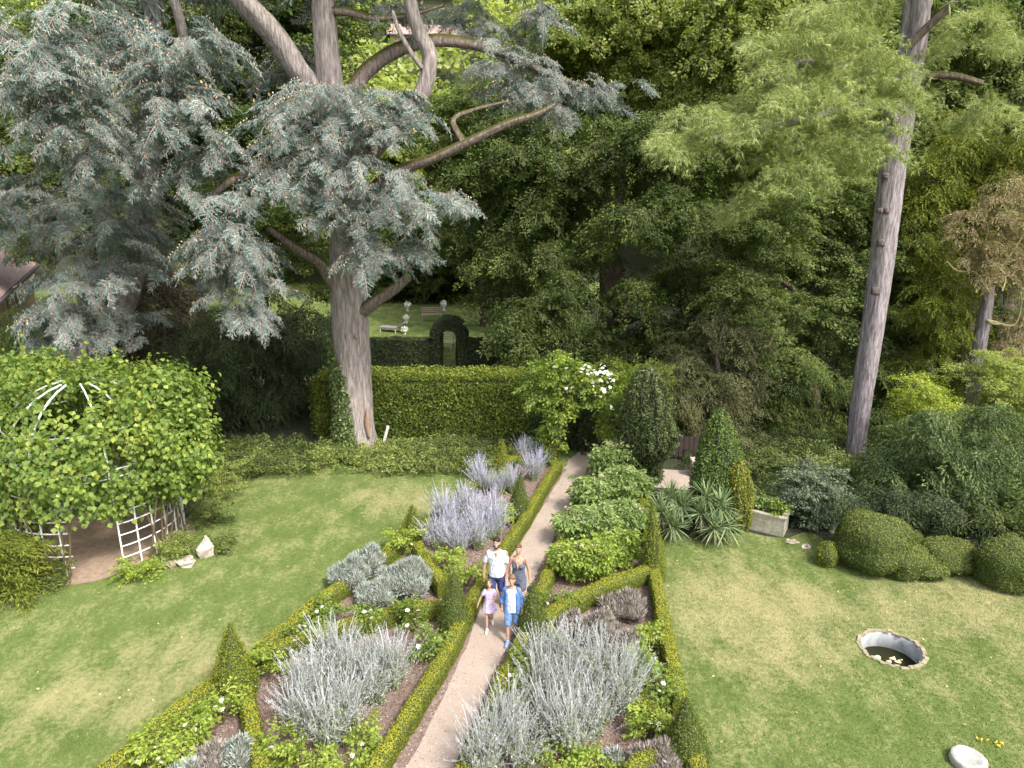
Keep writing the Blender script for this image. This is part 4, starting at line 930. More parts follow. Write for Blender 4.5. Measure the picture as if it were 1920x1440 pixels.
co = P(150, 735, 26.5) * [1, 1, 0]; ced2 = thing('blue_cedar', 'second blue cedar filling the left, trunk hidden behind the vine arbour', 'cedar', co)
limb(ced2, co, [(118, 745, 26.5), (140, 700, 26.5), (172, 655, 26.5), (208, 610, 26.4), (240, 540, 26.2), (270, 400, 26), (285, 200, 26), (290, -100, 26)], [.62, .55, .48, .45, .42, .4, .36, .2], m_pineb, 'trunk', seg=24, lump=.05)
limb(ced2, co, [(285, 140, 26), (340, 90, 25), (335, 30, 24.6), (312, -40, 24.5)], [.2, .16, .15, .13], m_bark)
limb(ced2, co, [(240, 60, 24), (215, 28, 24), (190, -20, 24)], [.08, .08, .07], m_bark)
limb(ced2, co, [(268, 420, 26), (180, 430, 24), (90, 500, 22.5)], [.26, .16, .08], m_limb)
cl = clumps_px([(350, 70, 22, 110, 40, 1.8), (390, 100, 22, 70, 40, 1.3), (330, 130, 21.6, 100, 45, 1.6), (320, 190, 21.5, 90, 50, 1.5), (350, 230, 21.5, 85, 42, 1.3), (290, 250, 21.6, 45, 30, 1),
    (110, 30, 19, 150, 42, 2), (60, 95, 19, 150, 45, 2), (120, 140, 19, 110, 42, 1.8), (50, 200, 19, 130, 55, 1.7), (150, 220, 19.5, 80, 50, 1.4), (30, 265, 19, 60, 30, 1.2), (165, 290, 20, 60, 30, 1.1), (120, 315, 20, 50, 18, 1),
    (40, 360, 22, 120, 45, 2.2), (150, 380, 23, 120, 50, 2.2), (260, 400, 24, 90, 60, 2), (60, 420, 22.5, 90, 36, 1.8), (170, 460, 23.5, 110, 50, 2), (285, 470, 24.5, 70, 45, 1.6), (240, 340, 24, 60, 40, 1.4),
    (120, 540, 21.5, 85, 55, 1.4), (110, 585, 21.5, 40, 30, 1.0), (130, 600, 21.5, 80, 50, 1.3), (160, 640, 22, 50, 34, 1.1), (90, 635, 21.5, 35, 22, 1.0), (200, 560, 23, 50, 60, 1.4), (230, 300, 21.5, 50, 60, 1.2), (250, 180, 21.5, 50, 70, 1.2), (215, 470, 22, 60, 70, 1.4), (240, 60, 21.5, 60, 50, 1.2), (190, 620, 22.5, 45, 50, 1.0), (265, 620, 24, 40, 40, 1)], 9, 5)
sd_c = clumps_px([(150, 150, 22.6, 110, 35, 2.5), (300, 150, 24, 90, 35, 2.4), (60, 170, 22, 90, 35, 2.4), (200, 60, 23.5, 110, 30, 2.4), (230, 240, 24, 60, 25, 2), (80, -90, 21, 200, 60, 3), (330, -100, 25, 160, 55, 3), (-160, 100, 20, 120, 80, 2.5), (-170, 330, 21, 120, 80, 2.5), (150, -220, 23, 250, 60, 3.5)])  # hidden and out-of-view clumps added as a roof shading the lower foliage
acc = Acc(); foliage(acc, CED, branchy(rel(cl, co), 38, 8, .42, (-.05, .35), .25, dens=2.4), .56)
foliage(acc, CED, branchy(rel(sd_c, co), 24, 7, .32, (-.05, .35), 0, dens=8), 1.2)
acc.build('crown', [m_ced, m_twg, m_cone], ced2)

def fill(poly, Y, n, rx, rz, dY=3.0, ry=None, ysl=0.0):
    poly = np.array(poly, float); lo, hi = poly.min(0), poly.max(0); out = []; tries = 0
    while len(out) < n and tries < n * 30:
        c = rng.uniform(lo, hi, (24, 2)); c = c[inpoly(c, poly)]; tries += 1
        if not len(c): continue
        if out:
            d = np.array([min(((q - o[:2]) ** 2).sum() for o in out) for q in c]); q = c[d.argmax()]
        else: q = c[0]
        out.append(np.array([q[0], q[1]]))
    cy = (lo[1] + hi[1]) / 2; res = []
    for q in out:
        yy = Y + rng.uniform(-.5, .5) * dY + (q[1] - cy) / (hi[1] - lo[1]) * ysl
        k = rng.uniform(.8, 1.25); res.append((P(q[0], q[1], yy), (rx * k, (ry or rx) * k, rz * k)))
    return res
BL = [spray_broad(28, .165, .62, .15, .38, .08, .55), spray_broad(26, .18, .6, .25, .40, .09, .6), spray_broad(28, .15, .65, .1, .38, .08, .5)]
FN = [spray_fine(30, .17, .32, .35, .25), spray_fine(28, .2, .3, .5, .22)]
PN = [spray_pine(6, 15, .30), spray_pine(6, 15, .34), spray_pine(5, 16, .32)]
def tree(name, label, cat, group, cl, T, m, base, tr, rad, nb=26, ns=7, sc=.75, droop=.2, el=(-.1, .5), dens=1.6, mb=None, front=.2, limbs=5, seg=12):
    """base: foot of the trunk; tr: further trunk points"""
    base = np.asarray(base, float) * [1, 1, 0]; root = thing(name, label, cat, base, group)
    a = Acc(); pts = [base * 0 + [0, 0, -.1]] + [np.asarray(q, float) - base for q in tr]
    V, Fc = tube(pts, rad, seg, .06, 5); a.add(V, Fc); top = pts[-1]
    for i in rng.permutation(len(cl))[:limbs]:
        c = np.asarray(cl[i][0]) - base; t = np.clip(c[2] * .7 / max(top[2], .1), .15, .95); j = t * (len(pts) - 1); i0 = int(j); s_ = pts[i0] + (pts[min(i0 + 1, len(pts) - 1)] - pts[i0]) * (j - i0)
        r0 = rad[i0] * .5; mid = (s_ + c) / 2 + [0, 0, .15 * np.linalg.norm(c - s_)]; V, Fc = tube([s_, mid, c], [r0, r0 * .6, r0 * .2], 8, .08, 4); a.add(V, Fc)
    a.build('trunk', mb or m_brn, root, True)
    c_ = Acc(); foliage(c_, T, branchy(rel(cl, base), nb, ns, droop, el, front, dens=dens), sc)
    c_.build('crown', [m, m_twig], root); return root
# pine on the right
m_scar = barkmat('scar_bark', (.06, .045, .045), (.13, .10, .10), (.24, .20, .20))
PB = G(1607, 862); PYY = PB[1]
pine = thing('pine_tree', 'tall pine with a long bare leaning trunk on the right', 'pine', PB)
limb(pine, PB, [(1604, 875, PYY), (1608, 820, PYY), (1618, 740, PYY), (1636, 620, PYY), (1652, 500, PYY), (1663, 400, PYY), (1675, 300, PYY), (1690, 230, PYY), (1705, 160, PYY), (1720, 80, PYY), (1728, 0, PYY), (1735, -120, PYY), (1738, -260, PYY)], [.38, .33, .35, .37, .38, .39, .39, .36, .31, .27, .26, .22, .1], m_pineb, 'trunk', seg=28, lump=.045)
limb(pine, PB, [(1668, 330, PYY), (1668, 260, PYY + .2), (1682, 190, PYY + .3), (1696, 110, PYY + .3), (1705, 20, PYY + .3), (1708, -80, PYY + .3)], [.2, .25, .25, .24, .22, .18], m_pineb)
limb(pine, PB, [(1705, 85, PYY - .3), (1735, 55, PYY - .6), (1762, 30, PYY - .9), (1790, 0, PYY - 1.2), (1815, -30, PYY - 1.4)], [.13, .12, .12, .10, .08], m_limb)
limb(pine, PB, [(1718, 148, PYY), (1750, 142, PYY - .3), (1790, 143, PYY - .5), (1842, 156, PYY - .7)], [.13, .12, .11, .09], m_brn)
limb(pine, PB, [(1685, 160, PYY), (1600, 130, PYY - 1), (1512, 118, PYY - 1.8), (1470, 130, PYY - 2), (1425, 142, PYY - 2.3)], [.16, .13, .11, .09, .05], m_pineb)
limb(pine, PB, [(1680, 230, PYY), (1640, 190, PYY - 1), (1590, 200, PYY - 2), (1480, 230, PYY - 3), (1330, 260, PYY - 3.4)], [.18, .14, .11, .09, .05], m_pineb)
for (x, y, r_) in ((1660, 330, .14), (1664, 395, .17), (1650, 395, .12), (1653, 455, .18), (1643, 545, .20)):
    V, Fc = ellip(P(x, y, PYY - .30) - PB, (r_ * .75, .10, r_ * .85), 14, 9, .10); Acc().add(V, Fc).build('branch_scar', m_scar, pine, True)
cl = clumps_px([(1560, 60, PYY - 2, 110, 55, 2), (1470, 110, PYY - 2.5, 95, 40, 1.6), (1620, 130, PYY - 2, 90, 50, 1.6), (1540, 180, PYY - 3, 100, 45, 1.8), (1440, 210, PYY - 3.2, 110, 40, 1.6), (1330, 240, PYY - 3.4, 100, 40, 1.6), (1250, 270, PYY - 3.4, 50, 28, 1.2),
    (1625, 195, PYY - 2.2, 60, 38, 1.2), (1705, 175, PYY - 1.0, 30, 26, .8), (1600, 260, PYY - 2.8, 80, 38, 1.5), (1540, 300, PYY - 3, 90, 38, 1.5), (1460, 330, PYY - 3.2, 75, 36, 1.4), (1830, 60, PYY - .2, 80, 40, 1.8), (1830, 215, PYY + .5, 60, 30, 1.3), (1420, 370, PYY - 3, 40, 24, 1.0)])
sd_c = clumps_px([(1600, -70, PYY, 170, 60, 3), (1800, -80, PYY, 150, 55, 3), (1700, -200, PYY, 200, 60, 3)])
m_pin = leafmat('pine_needles', (.12, .155, .045), (.28, .33, .12), (.49, .52, .24), .25, .15, .5)
acc = Acc(); foliage(acc, PN, branchy(rel(cl, PB), 36, 9, .30, (-.1, .4), .2, dens=2.0), .62); foliage(acc, PN, branchy(rel(sd_c, PB), 12, 7, .3, (-.1, .4), 0, dens=6), 1.2); acc.build('crown', [m_pin, m_twig], pine)
# ------------------------------------------------------------------ the wood behind
def hillz(x, y): return -.3 + 48 * (1 - np.exp(-(np.maximum(y - 70, 0) / 50) ** 1.6)) * (1 + .10 * np.sin(x * .02 + 1))
m_g1 = leafmat('deep_green_leaves', (.020, .040, .010), (.062, .098, .018), (.165, .215, .045), .3, .25)
m_g2 = leafmat('fresh_green_leaves', (.12, .165, .04), (.27, .32, .085), (.45, .48, .17), .5, .25)
m_g3 = leafmat('mid_green_leaves', (.045, .08, .02), (.12, .165, .04), (.26, .31, .09), .3, .25)
m_g4 = leafmat('olive_leaves', (.05, .055, .02), (.12, .125, .05), (.24, .24, .11), .25, .2)
m_g5 = leafmat('golden_green_leaves', (.055, .075, .010), (.14, .17, .02), (.30, .31, .045), .3, .2)
m_g6 = leafmat('dry_brown_leaves', (.13, .10, .05), (.27, .22, .12), (.42, .36, .22), .25, .2)
m_g7 = leafmat('yellow_lime_leaves', (.13, .18, .02), (.27, .33, .045), (.46, .50, .09), .35, .15)
m_g8 = leafmat('grey_green_leaves', (.05, .07, .04), (.12, .16, .095), (.25, .30, .19), .2, .2)
WG = 'trees of the wood behind the garden'
def tr_(x, Y, ytop, r0, base_y=None): 
    z = P(x, ytop, Y)[2]; b = P(x, 700, Y) * [1, 1, 0]; return b, [b + [.1, 0, z * .35], b + [-.15, .1, z * .7], b + [0, 0, z]], [r0, r0 * .8, r0 * .6, r0 * .2]
def T_(name, label, cat, poly, Y, n, rx, rz, T, m, x, ytop, r0, sc=.75, droop=.22, nb=26, ns=7, dY=4, el=(-.1, .5), group=None, dens=1.6, front=.25, ysl=0, limbs=5):
    b, tp, rd = tr_(x, Y + dY * .25, ytop, r0); return tree(name, label, cat, group, fill(poly, Y, n, rx, rz, dY, None, ysl), T, m, b, tp, rd, nb, ns, sc, droop, el, dens, None, front, limbs)
T_('beech_tree', 'broad dark layered tree in the middle overhanging the yew hedge', 'tree', [(905, 260), (960, 215), (1050, 200), (1180, 200), (1300, 240), (1370, 340), (1395, 470), (1370, 580), (1290, 630), (1190, 680), (1080, 660), (1000, 630), (940, 520), (900, 380)], 35, 34, 2.0, .75, BL, m_g1, 1130, 260, .5, .8, .42, 30, 8, 6, (-.4, .2), ysl=-4)
T_('leafy_tree', 'pale yellow-green tree top rising above the layered dark tree', 'tree', [(985, 60), (1050, -40), (1250, -60), (1340, 60), (1330, 260), (1150, 210), (1000, 170)], 42, 34, 2.2, 1.0, BL, m_g2, 1150, 60, .5, .95, .38, 26, 8, 6, (-.5, .2))
T_('leafy_tree', 'light green tree behind the pine foliage at the top', 'tree', [(1330, -60), (1660, -80), (1660, 180), (1560, 320), (1350, 290)], 38, 36, 2.4, 1.1, BL, m_g2, 1500, 0, .5, .95, .38, 24, 8, 6, (-.5, .2))
T_('leafy_tree', 'mid green leafy tree left of the bare pine trunk', 'tree', [(1390, 370), (1470, 330), (1600, 340), (1640, 480), (1630, 640), (1560, 700), (1440, 680), (1380, 560)], 31, 26, 1.6, .8, BL, m_g3, 1510, 360, .4, .72, .25, 26, 7, 4, ysl=-2)
T_('leafy_tree', 'dark bushy tree at the foot of the pine, left side', 'tree', [(1420, 680), (1560, 660), (1640, 720), (1650, 860), (1600, 930), (1500, 900), (1420, 840)], 28, 20, 1.2, .7, FN, m_g3, 1530, 680, .3, .62, .4, 26, 7, 3, ysl=-2)
T_('leafy_tree', 'green tree with grey blossom flecks right of the pine trunk', 'tree', [(1690, 330), (1780, 300), (1790, 500), (1740, 620), (1680, 700), (1650, 560)], 33, 18, 1.7, .8, BL, m_g3, 1720, 340, .4, .72, .2, 24, 7, 4)
T_('leafy_tree', 'mid green tree filling the upper right corner', 'tree', [(1720, -60), (1980, -60), (1980, 260), (1780, 290), (1730, 150)], 36, 22, 2.2, 1.0, BL, m_g3, 1860, 0, .45, .85, .38, 24, 8, 5, (-.5, .2))
T_('golden_cypress', 'golden green conifer right of the pine, below the pale limb', 'conifer', [(1745, 270), (1800, 235), (1855, 270), (1870, 420), (1830, 520), (1740, 520), (1725, 400)], 29.5, 16, .9, 1.0, FN, m_g5, 1795, 240, .3, .66, .55, 28, 7, 2)
T_('golden_cypress', 'golden green conifer cut by the right edge above the dry tree', 'conifer', [(1880, 240), (1980, 220), (1980, 460), (1890, 430)], 29.5, 12, .9, .9, FN, m_g5, 1930, 250, .3, .66, .55, 24, 7, 2)
T_('golden_cypress', 'golden green shrub low between pine trunk and dry tree', 'conifer', [(1700, 560), (1800, 520), (1830, 640), (1790, 720), (1710, 720)], 28, 12, .8, .7, FN, m_g5, 1760, 560, .2, .6, .5, 24, 7, 2)
T_('dark_conifer', 'dark cypress behind the dry tree', 'conifer', [(1800, 440), (1900, 420), (1920, 640), (1840, 740), (1790, 620)], 31, 14, 1.1, 1.0, FN, m_g1, 1850, 430, .3, .7, .4, 24, 7, 2)
T_('dark_conifer', 'dark evergreen filling the gap behind the pine foot', 'conifer', [(1640, 700), (1760, 720), (1760, 900), (1640, 900)], 27.5, 14, 1.1, .8, FN, m_g3, 1700, 720, .25, .62, .4, 22, 7, 2)
# dry tree with curling bare branches
DB = P(1835, 740, 26.5) * [1, 1, 0]; dry = thing('dry_tree', 'half dead tree with brown foliage and curling bare branches at right', 'tree', DB)
limb(dry, DB, [(1822, 760, 26.5), (1828, 700, 26.5), (1838, 640, 26.5), (1850, 580, 26.5), (1856, 535, 26.5)], [.28, .26, .24, .2, .16], m_pineb, 'trunk', seg=18)
for q in ([(1856, 540), (1850, 505), (1870, 500), (1885, 520), (1880, 545)], [(1855, 550), (1830, 512), (1795, 508), (1775, 490)], [(1852, 600), (1900, 610), (1915, 570), (1912, 545)], [(1856, 540), (1845, 470), (1852, 430), (1840, 400)], [(1850, 600), (1865, 608), (1885, 606)], [(1856, 530), (1900, 470), (1930, 420)]):
    limb(dry, DB, [(x, y, 26.3 - .2 * i) for i, (x, y) in enumerate(q)], np.linspace(.05, .02, len(q)), plain('lichen_branch', (.42, .36, .18), .9, .4, 12), 'branch', seg=8)
acc = Acc(); foliage(acc, FN, branchy(rel(fill([(1800, 400), (1870, 340), (1980, 330), (1980, 560), (1880, 560), (1800, 500)], 26.5, 17, .7, .5, 2) + fill([(1880, 580), (1980, 600), (1980, 720), (1900, 720)], 26, 9, .6, .5, 2), DB), 15, 6, .3, (-.1, .6), 0, dens=.5), .5); acc.build('crown', [m_g6, m_twig], dry)
SY = 'shrubs along the right edge of the garden'
T_('lime_shrub', 'yellow-lime shrub left of the leaning dry trunk', 'shrub', [(1700, 740), (1750, 715), (1790, 740), (1770, 800), (1710, 810)], 23.5, 9, .45, .3, BL, m_g7, 1745, 740, .06, .42, .1, 20, 6, 1.2, group=SY, dens=.25)
T_('lime_shrub', 'yellowish green shrub at the right edge under the dry tree', 'shrub', [(1790, 680), (1870, 660), (1970, 690), (1970, 780), (1840, 790)], 24, 14, .6, .4, BL, m_g2, 1880, 690, .08, .45, .1, 20, 6, 1.5, group=SY, dens=.4)
T_('feathery_conifer', 'feathery drooping conifer above the clipped yews at right', 'conifer', [(1640, 860), (1700, 800), (1800, 780), (1920, 800), (1980, 880), (1930, 960), (1830, 960), (1740, 930), (1660, 920)], 20.6, 26, .95, .45, FN, leafmat('feathery_leaves', (.03, .055, .018), (.085, .125, .04), (.21, .265, .09), .25, .2), 1800, 790, .2, .62, .5, 30, 7, 2.5, ysl=-1.5, group=SY)
T_('grey_shrub', 'grey green shrub hanging low under the feathery conifer', 'shrub', [(1765, 930), (1830, 930), (1835, 990), (1790, 1000), (1765, 980)], 19.2, 8, .5, .35, BL, m_g8, 1800, 940, .08, .42, .4, 22, 6, 1, group=SY, dens=.4)
T_('grey_shrub', 'round grey green shrub between stone trough and clipped yew', 'shrub', [(1485, 905), (1530, 890), (1570, 910), (1585, 950), (1560, 980), (1495, 965)], 19.3, 14, .45, .35, BL, m_g8, 1530, 920, .08, .38, .2, 26, 6, 1.4, group=SY, dens=.3)
T_('leafy_shrub', 'dark shrub behind the stone trough', 'shrub', [(1400, 870), (1480, 850), (1560, 850), (1560, 900), (1430, 930)], 23.5, 12, .8, .5, BL, m_g3, 1470, 850, .08, .5, .2, 24, 6, 2, group=SY, dens=.8)
T_('leafy_shrub', 'dark shrub in shade at the far right behind the clipped yews', 'shrub', [(1840, 960), (1980, 940), (1980, 1030), (1880, 1020)], 18.6, 10, .7, .4, BL, m_g1, 1920, 960, .08, .5, .2, 24, 6, 1.6, group=SY, dens=.6)
T_('wispy_shrub', 'tall wispy olive shrub between teardrop yew and the wood', 'shrub', [(1265, 680), (1310, 605), (1380, 595), (1420, 680), (1430, 800), (1400, 880), (1330, 870), (1275, 780)], 27, 26, .95, .7, FN, m_g4, 1350, 610, .15, .55, .3, 26, 7, 2.5, ysl=-2)
T_('leafy_shrub', 'small yellow-green bush peeping behind the teardrop yew', 'shrub', [(1165, 715), (1230, 690), (1255, 720), (1200, 760)], 25.6, 7, .5, .35, BL, m_g2, 1210, 700, .06, .42, .1, 18, 6, 1, dens=.4)
T_('leafy_shrub', 'added dark shrub blackening the rose arch opening in place of shade', 'shrub', [(1040, 770), (1150, 770), (1150, 845), (1040, 845)], YA + 2.2, 18, .8, .5, FN, m_dark, 1090, 770, .1, .55, .3, 34, 6, 1.0, dens=.5)  # added shrub; its dark leaves stand in for shade inside the arch
T_('leafy_shrub', 'added black green shrub standing in for deep shade behind the double humped clipped yew', 'shrub', [(1590, 930), (1700, 930), (1860, 970), (1860, 1000), (1740, 1000), (1600, 965)], 18.9, 20, .55, .35, FN, m_dark, 1700, 930, .08, .5, .3, 24, 6, 1.6, group=SY, dens=.5)  # put in with near-black leaves in place of the deep shade here
# under and behind the cedars
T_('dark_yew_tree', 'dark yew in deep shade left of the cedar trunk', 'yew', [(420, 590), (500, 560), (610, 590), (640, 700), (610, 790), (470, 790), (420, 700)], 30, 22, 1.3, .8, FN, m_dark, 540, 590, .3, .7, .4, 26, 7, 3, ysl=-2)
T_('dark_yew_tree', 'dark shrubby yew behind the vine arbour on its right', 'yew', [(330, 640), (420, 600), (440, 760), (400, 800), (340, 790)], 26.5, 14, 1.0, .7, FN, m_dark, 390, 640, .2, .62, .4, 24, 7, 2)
T_('dark_yew_tree', 'brown shaded conifer under the left cedar', 'yew', [(200, 500), (340, 500), (350, 660), (260, 710), (200, 640)], 29.5, 16, 1.3, .8, FN, leafmat('shaded_brown_leaves', (.03, .025, .015), (.07, .06, .035), (.16, .12, .07), .2, .2), 270, 500, .3, .7, .4, 22, 7, 3)  # shade under the cedar is put into this dark brown leaf colour
T_('leafy_tree', 'green tree seen between the two cedars', 'tree', [(410, -60), (620, -60), (630, 380), (580, 540), (420, 480), (380, 200)], 40, 24, 2.2, 1.1, BL, m_g1, 500, 40, .5, .95, .2, 22, 7, 5)
T_('leafy_tree', 'green tree behind the left cedar', 'tree', [(-60, 260), (60, 60), (250, -60), (400, -60), (400, 300), (250, 460), (-60, 420)], 41, 26, 2.4, 1.2, BL, m_g3, 200, 40, .5, .95, .2, 22, 7, 5)
T_('leafy_tree', 'tree behind the back lawn right of the cedar limbs', 'tree', [(820, 190), (1000, 170), (1010, 420), (960, 500), (840, 480)], 48, 18, 2.4, 1.2, BL, m_g3, 910, 200, .4, 1.0, .2, 22, 7, 5)
T_('leafy_tree', 'dark tree edging the back lawn', 'tree', [(690, 400), (940, 400), (1020, 470), (960, 545), (720, 540)], 62, 20, 2.8, 1.2, BL, m_g1, 800, 380, .4, 1.3, .2, 22, 7, 5)
T_('leafy_tree', 'light green distant tree seen through the cedar limbs', 'tree', [(620, 200), (840, 190), (850, 420), (640, 440)], 66, 18, 3.2, 1.6, BL, m_g2, 730, 200, .4, 1.4, .15, 20, 7, 6)
T_('green_shrub', 'small green conifer against the house wall at the left edge', 'shrub', [(0, 640), (30, 590), (60, 640), (50, 700), (0, 710)], 25.5, 9, .5, .5, FN, m_g3, 25, 610, .08, .42, .5, 24, 6, 1, dens=.4)
bush('scrub_bush', 'olive brown scrubby bush at the lower left edge under the vine', G(15, 1120), 1.0, 1.6, m_g5, 0, None, .5, 60, 7, FN, 'shrub', .4, .1)
bush('scrub_bush', 'bright low bush at the white trellis foot of the arbour', G(262, 1082), .42, .38, m_rosel, 0, None, .24, 18, 6, None, 'shrub', .1, 0)
for i, (x, y, r, h, mm, lb) in enumerate([(395, 985, .65, .8, m_g3, 'leafy clump behind the upright stone right of the arbour'), (420, 930, .6, .8, m_g2, 'leafy clump on the lawn edge right of the arbour vine'), (330, 1035, .4, .35, m_g2, 'low leafy clump between the two stones and the trellis'), (410, 1030, .35, .3, m_g3, 'small leafy tuft right of the upright stone'), (90, 1095, .5, .3, m_g3, 'low weeds at the left trellis foot of the arbour')]):
    bush('leafy_clump', lb, G(x, y), r, h, mm, 0, 'leafy clumps round the arbour', .3, 26, 6, BL, 'plant', .15, .05)
# ground cover between lawn and tall hedge
acc = Acc(); poly = np.array([G(x, y)[:2] for x, y in ((395, 905), (420, 840), (600, 838), (880, 836), (1010, 850), (950, 878), (870, 895), (640, 885), (470, 900))]); n = 1500
p = rng.uniform(poly.min(0), poly.max(0), (n * 3, 2)); p = p[inpoly(p, poly)][:n]; n = len(p); hz = .08 + .26 * np.clip(.5 + .5 * np.sin(p[:, 0] * 1.7) * np.cos(p[:, 1] * 1.3) + rng.normal(0, .3, n), 0, 1)
az = rng.uniform(0, 6.28, n); foliage(acc, BL, (np.column_stack([p, hz]), np.stack([np.cos(az), np.sin(az), rng.uniform(0, .7, n)], 1), np.array([0, 0, 1.]) + rv(n, .3), np.clip(rng.normal(.5, .2, n) + .25 * np.sin(p[:, 0] * .9), 0, 1)), .5)
acc.M = [np.where((np.arange(len(q)) // 800) % 3 == 0, q, q + 2) for q in acc.M]
tag(acc.build('ground_cover', [m_g2, m_twig, m_g3, m_twig]), 'leafy ground cover between left lawn and the tall hedge', 'ground cover', None, 'stuff')
acc = Acc(); n = 12000; p = np.column_stack([rng.uniform(4, 26, n), rng.uniform(20, 34, n)]); poly = np.array([G(1310, 900)[:2], G(1420, 960)[:2], G(1490, 1020)[:2], G(1600, 1050)[:2], G(1760, 1068)[:2], G(1960, 1095)[:2], (30, 19), (30, 40), (5, 40)]); p = p[inpoly(p, poly)]; n = len(p)
az = rng.uniform(0, 6.28, n); foliage(acc, BL, (np.column_stack([p, rng.uniform(.03, .35, n) ** 1.2]), np.stack([np.cos(az), np.sin(az), rng.uniform(0, .7, n)], 1), np.array([0, 0, 1.]) + rv(n, .3), rng.random(n) * .8), .4)
tag(acc.build('ground_cover', [m_g1, m_twig]), 'dark ivy and low weeds covering the woodland floor on the right', 'ground cover', None, 'stuff')
# more trees of the wood further back, copies of three kinds
FT = []
for j, (mm, rr, hh) in enumerate(((m_g3, 5.0, 15), (m_g2, 4.5, 14), (m_g1, 4.6, 17))):
    cl = []
    for k in range(20):
        u = nrm(rv(1))[0] * rng.random() ** .4; cl.append((np.array([0, 0, -60 + hh * .60]) + u * [rr * .75, rr * .75, hh * .34], (2.0, 2.0, 1.1)))
    base = np.array([0, 0, 0.]); cl = [(c + [0, 0, 60], r) for c, r in cl]
    FT.append(tree('wood_tree', 'x', 'tree', None, cl, BL, mm, base, [(0, .1, hh * .4), (.2, 0, hh * .75)], [.4, .3, .1], 16, 7, 1.2, .18, (-.1, .5), 2.5, None, 0, 4))
spots = [(-38, 52, 0, 'fresh'), (-29, 60, 1, ''), (-22, 50, 2, ''), (-24, 72, 1, ''), (-14, 74, 1, ''), (-5, 78, 0, ''), (5, 66, 1, ''), (20, 50, 1, ''), (27, 56, 0, ''), (30, 44, 2, ''), (37, 50, 1, ''), (16, 72, 0, ''), (30, 76, 1, ''), (44, 66, 0, ''), (-34, 80, 0, ''), (-46, 66, 1, '')]
adj = ['dark green', 'light green', 'deep green']
seen = set()
for i, (x, y, j, _) in enumerate(spots):
    lb = ('mid green', 'pale green', 'dark green')[j] + ' tree merging into the wood behind the garden'; k = rng.uniform(.85, 1.15)
    if j not in seen:
        seen.add(j); o = FT[j]; o.location = (x, y, hillz(x, y) - .3 if y > 70 else 0); o['label'] = lb; o['group'] = lb.split(' tree')[0] + ' trees of the far wood'; o.rotation_euler[2] = rng.uniform(0, 6)
    else: dup(FT[j], (x, y, hillz(x, y) - .3 if y > 70 else 0), rng.uniform(0, 6), k, lb, lb.split(' tree')[0] + ' trees of the far wood')
# hillside with its own woodland
nx_, ny_ = 50, 30; xs = np.linspace(-220, 240, nx_); ys = np.linspace(70, 330, ny_); Xg, Yg = np.meshgrid(xs, ys)
Zg = hillz(Xg, Yg) + rng.normal(0, .3, Xg.shape); Zg[0] = -.4
V = np.column_stack([Xg.ravel(), Yg.ravel(), Zg.ravel()]); Fc = np.array([[j * nx_ + i, j * nx_ + i + 1, (j + 1) * nx_ + i + 1, (j + 1) * nx_ + i] for j in range(ny_ - 1) for i in range(nx_ - 1)])
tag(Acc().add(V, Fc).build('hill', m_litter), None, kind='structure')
n = 3200; p = np.column_stack([rng.uniform(-130, 150, n), rng.uniform(76, 170, n)]); z = hillz(p[:, 0], p[:, 1])
keep = ~((np.abs(p[:, 0] - P(795, 60, 118)[0]) < 6.5) & (p[:, 1] > 107) & (p[:, 1] < 130)); p = p[keep]; z = z[keep]
acc = Acc(); k = 55; c = np.column_stack([p, z + 3.2]); cc_ = np.repeat(c, k, 0); u = nrm(rv(len(cc_))); u[:, 2] = np.abs(u[:, 2]) * 1.1
pp_ = cc_ + u * [2.6, 2.6, 3.0] * rng.uniform(.8, 1.1, (len(cc_), 1)); v, f, m, r = scatter(leaf_unit(.8, .1), pp_, rv(len(cc_)), u + rv(len(cc_), .4), .9 * rng.uniform(.6, 1.3, len(cc_)), np.clip(np.repeat(rng.normal(.5, .25, len(c)), k) + rng.normal(0, .1, len(cc_)), 0, 1)); acc.add(v, f, m, r)
tag(acc.build('hillside_wood', m_g2), 'light green woodland covering the hillside behind everything', 'woodland', None, 'stuff')

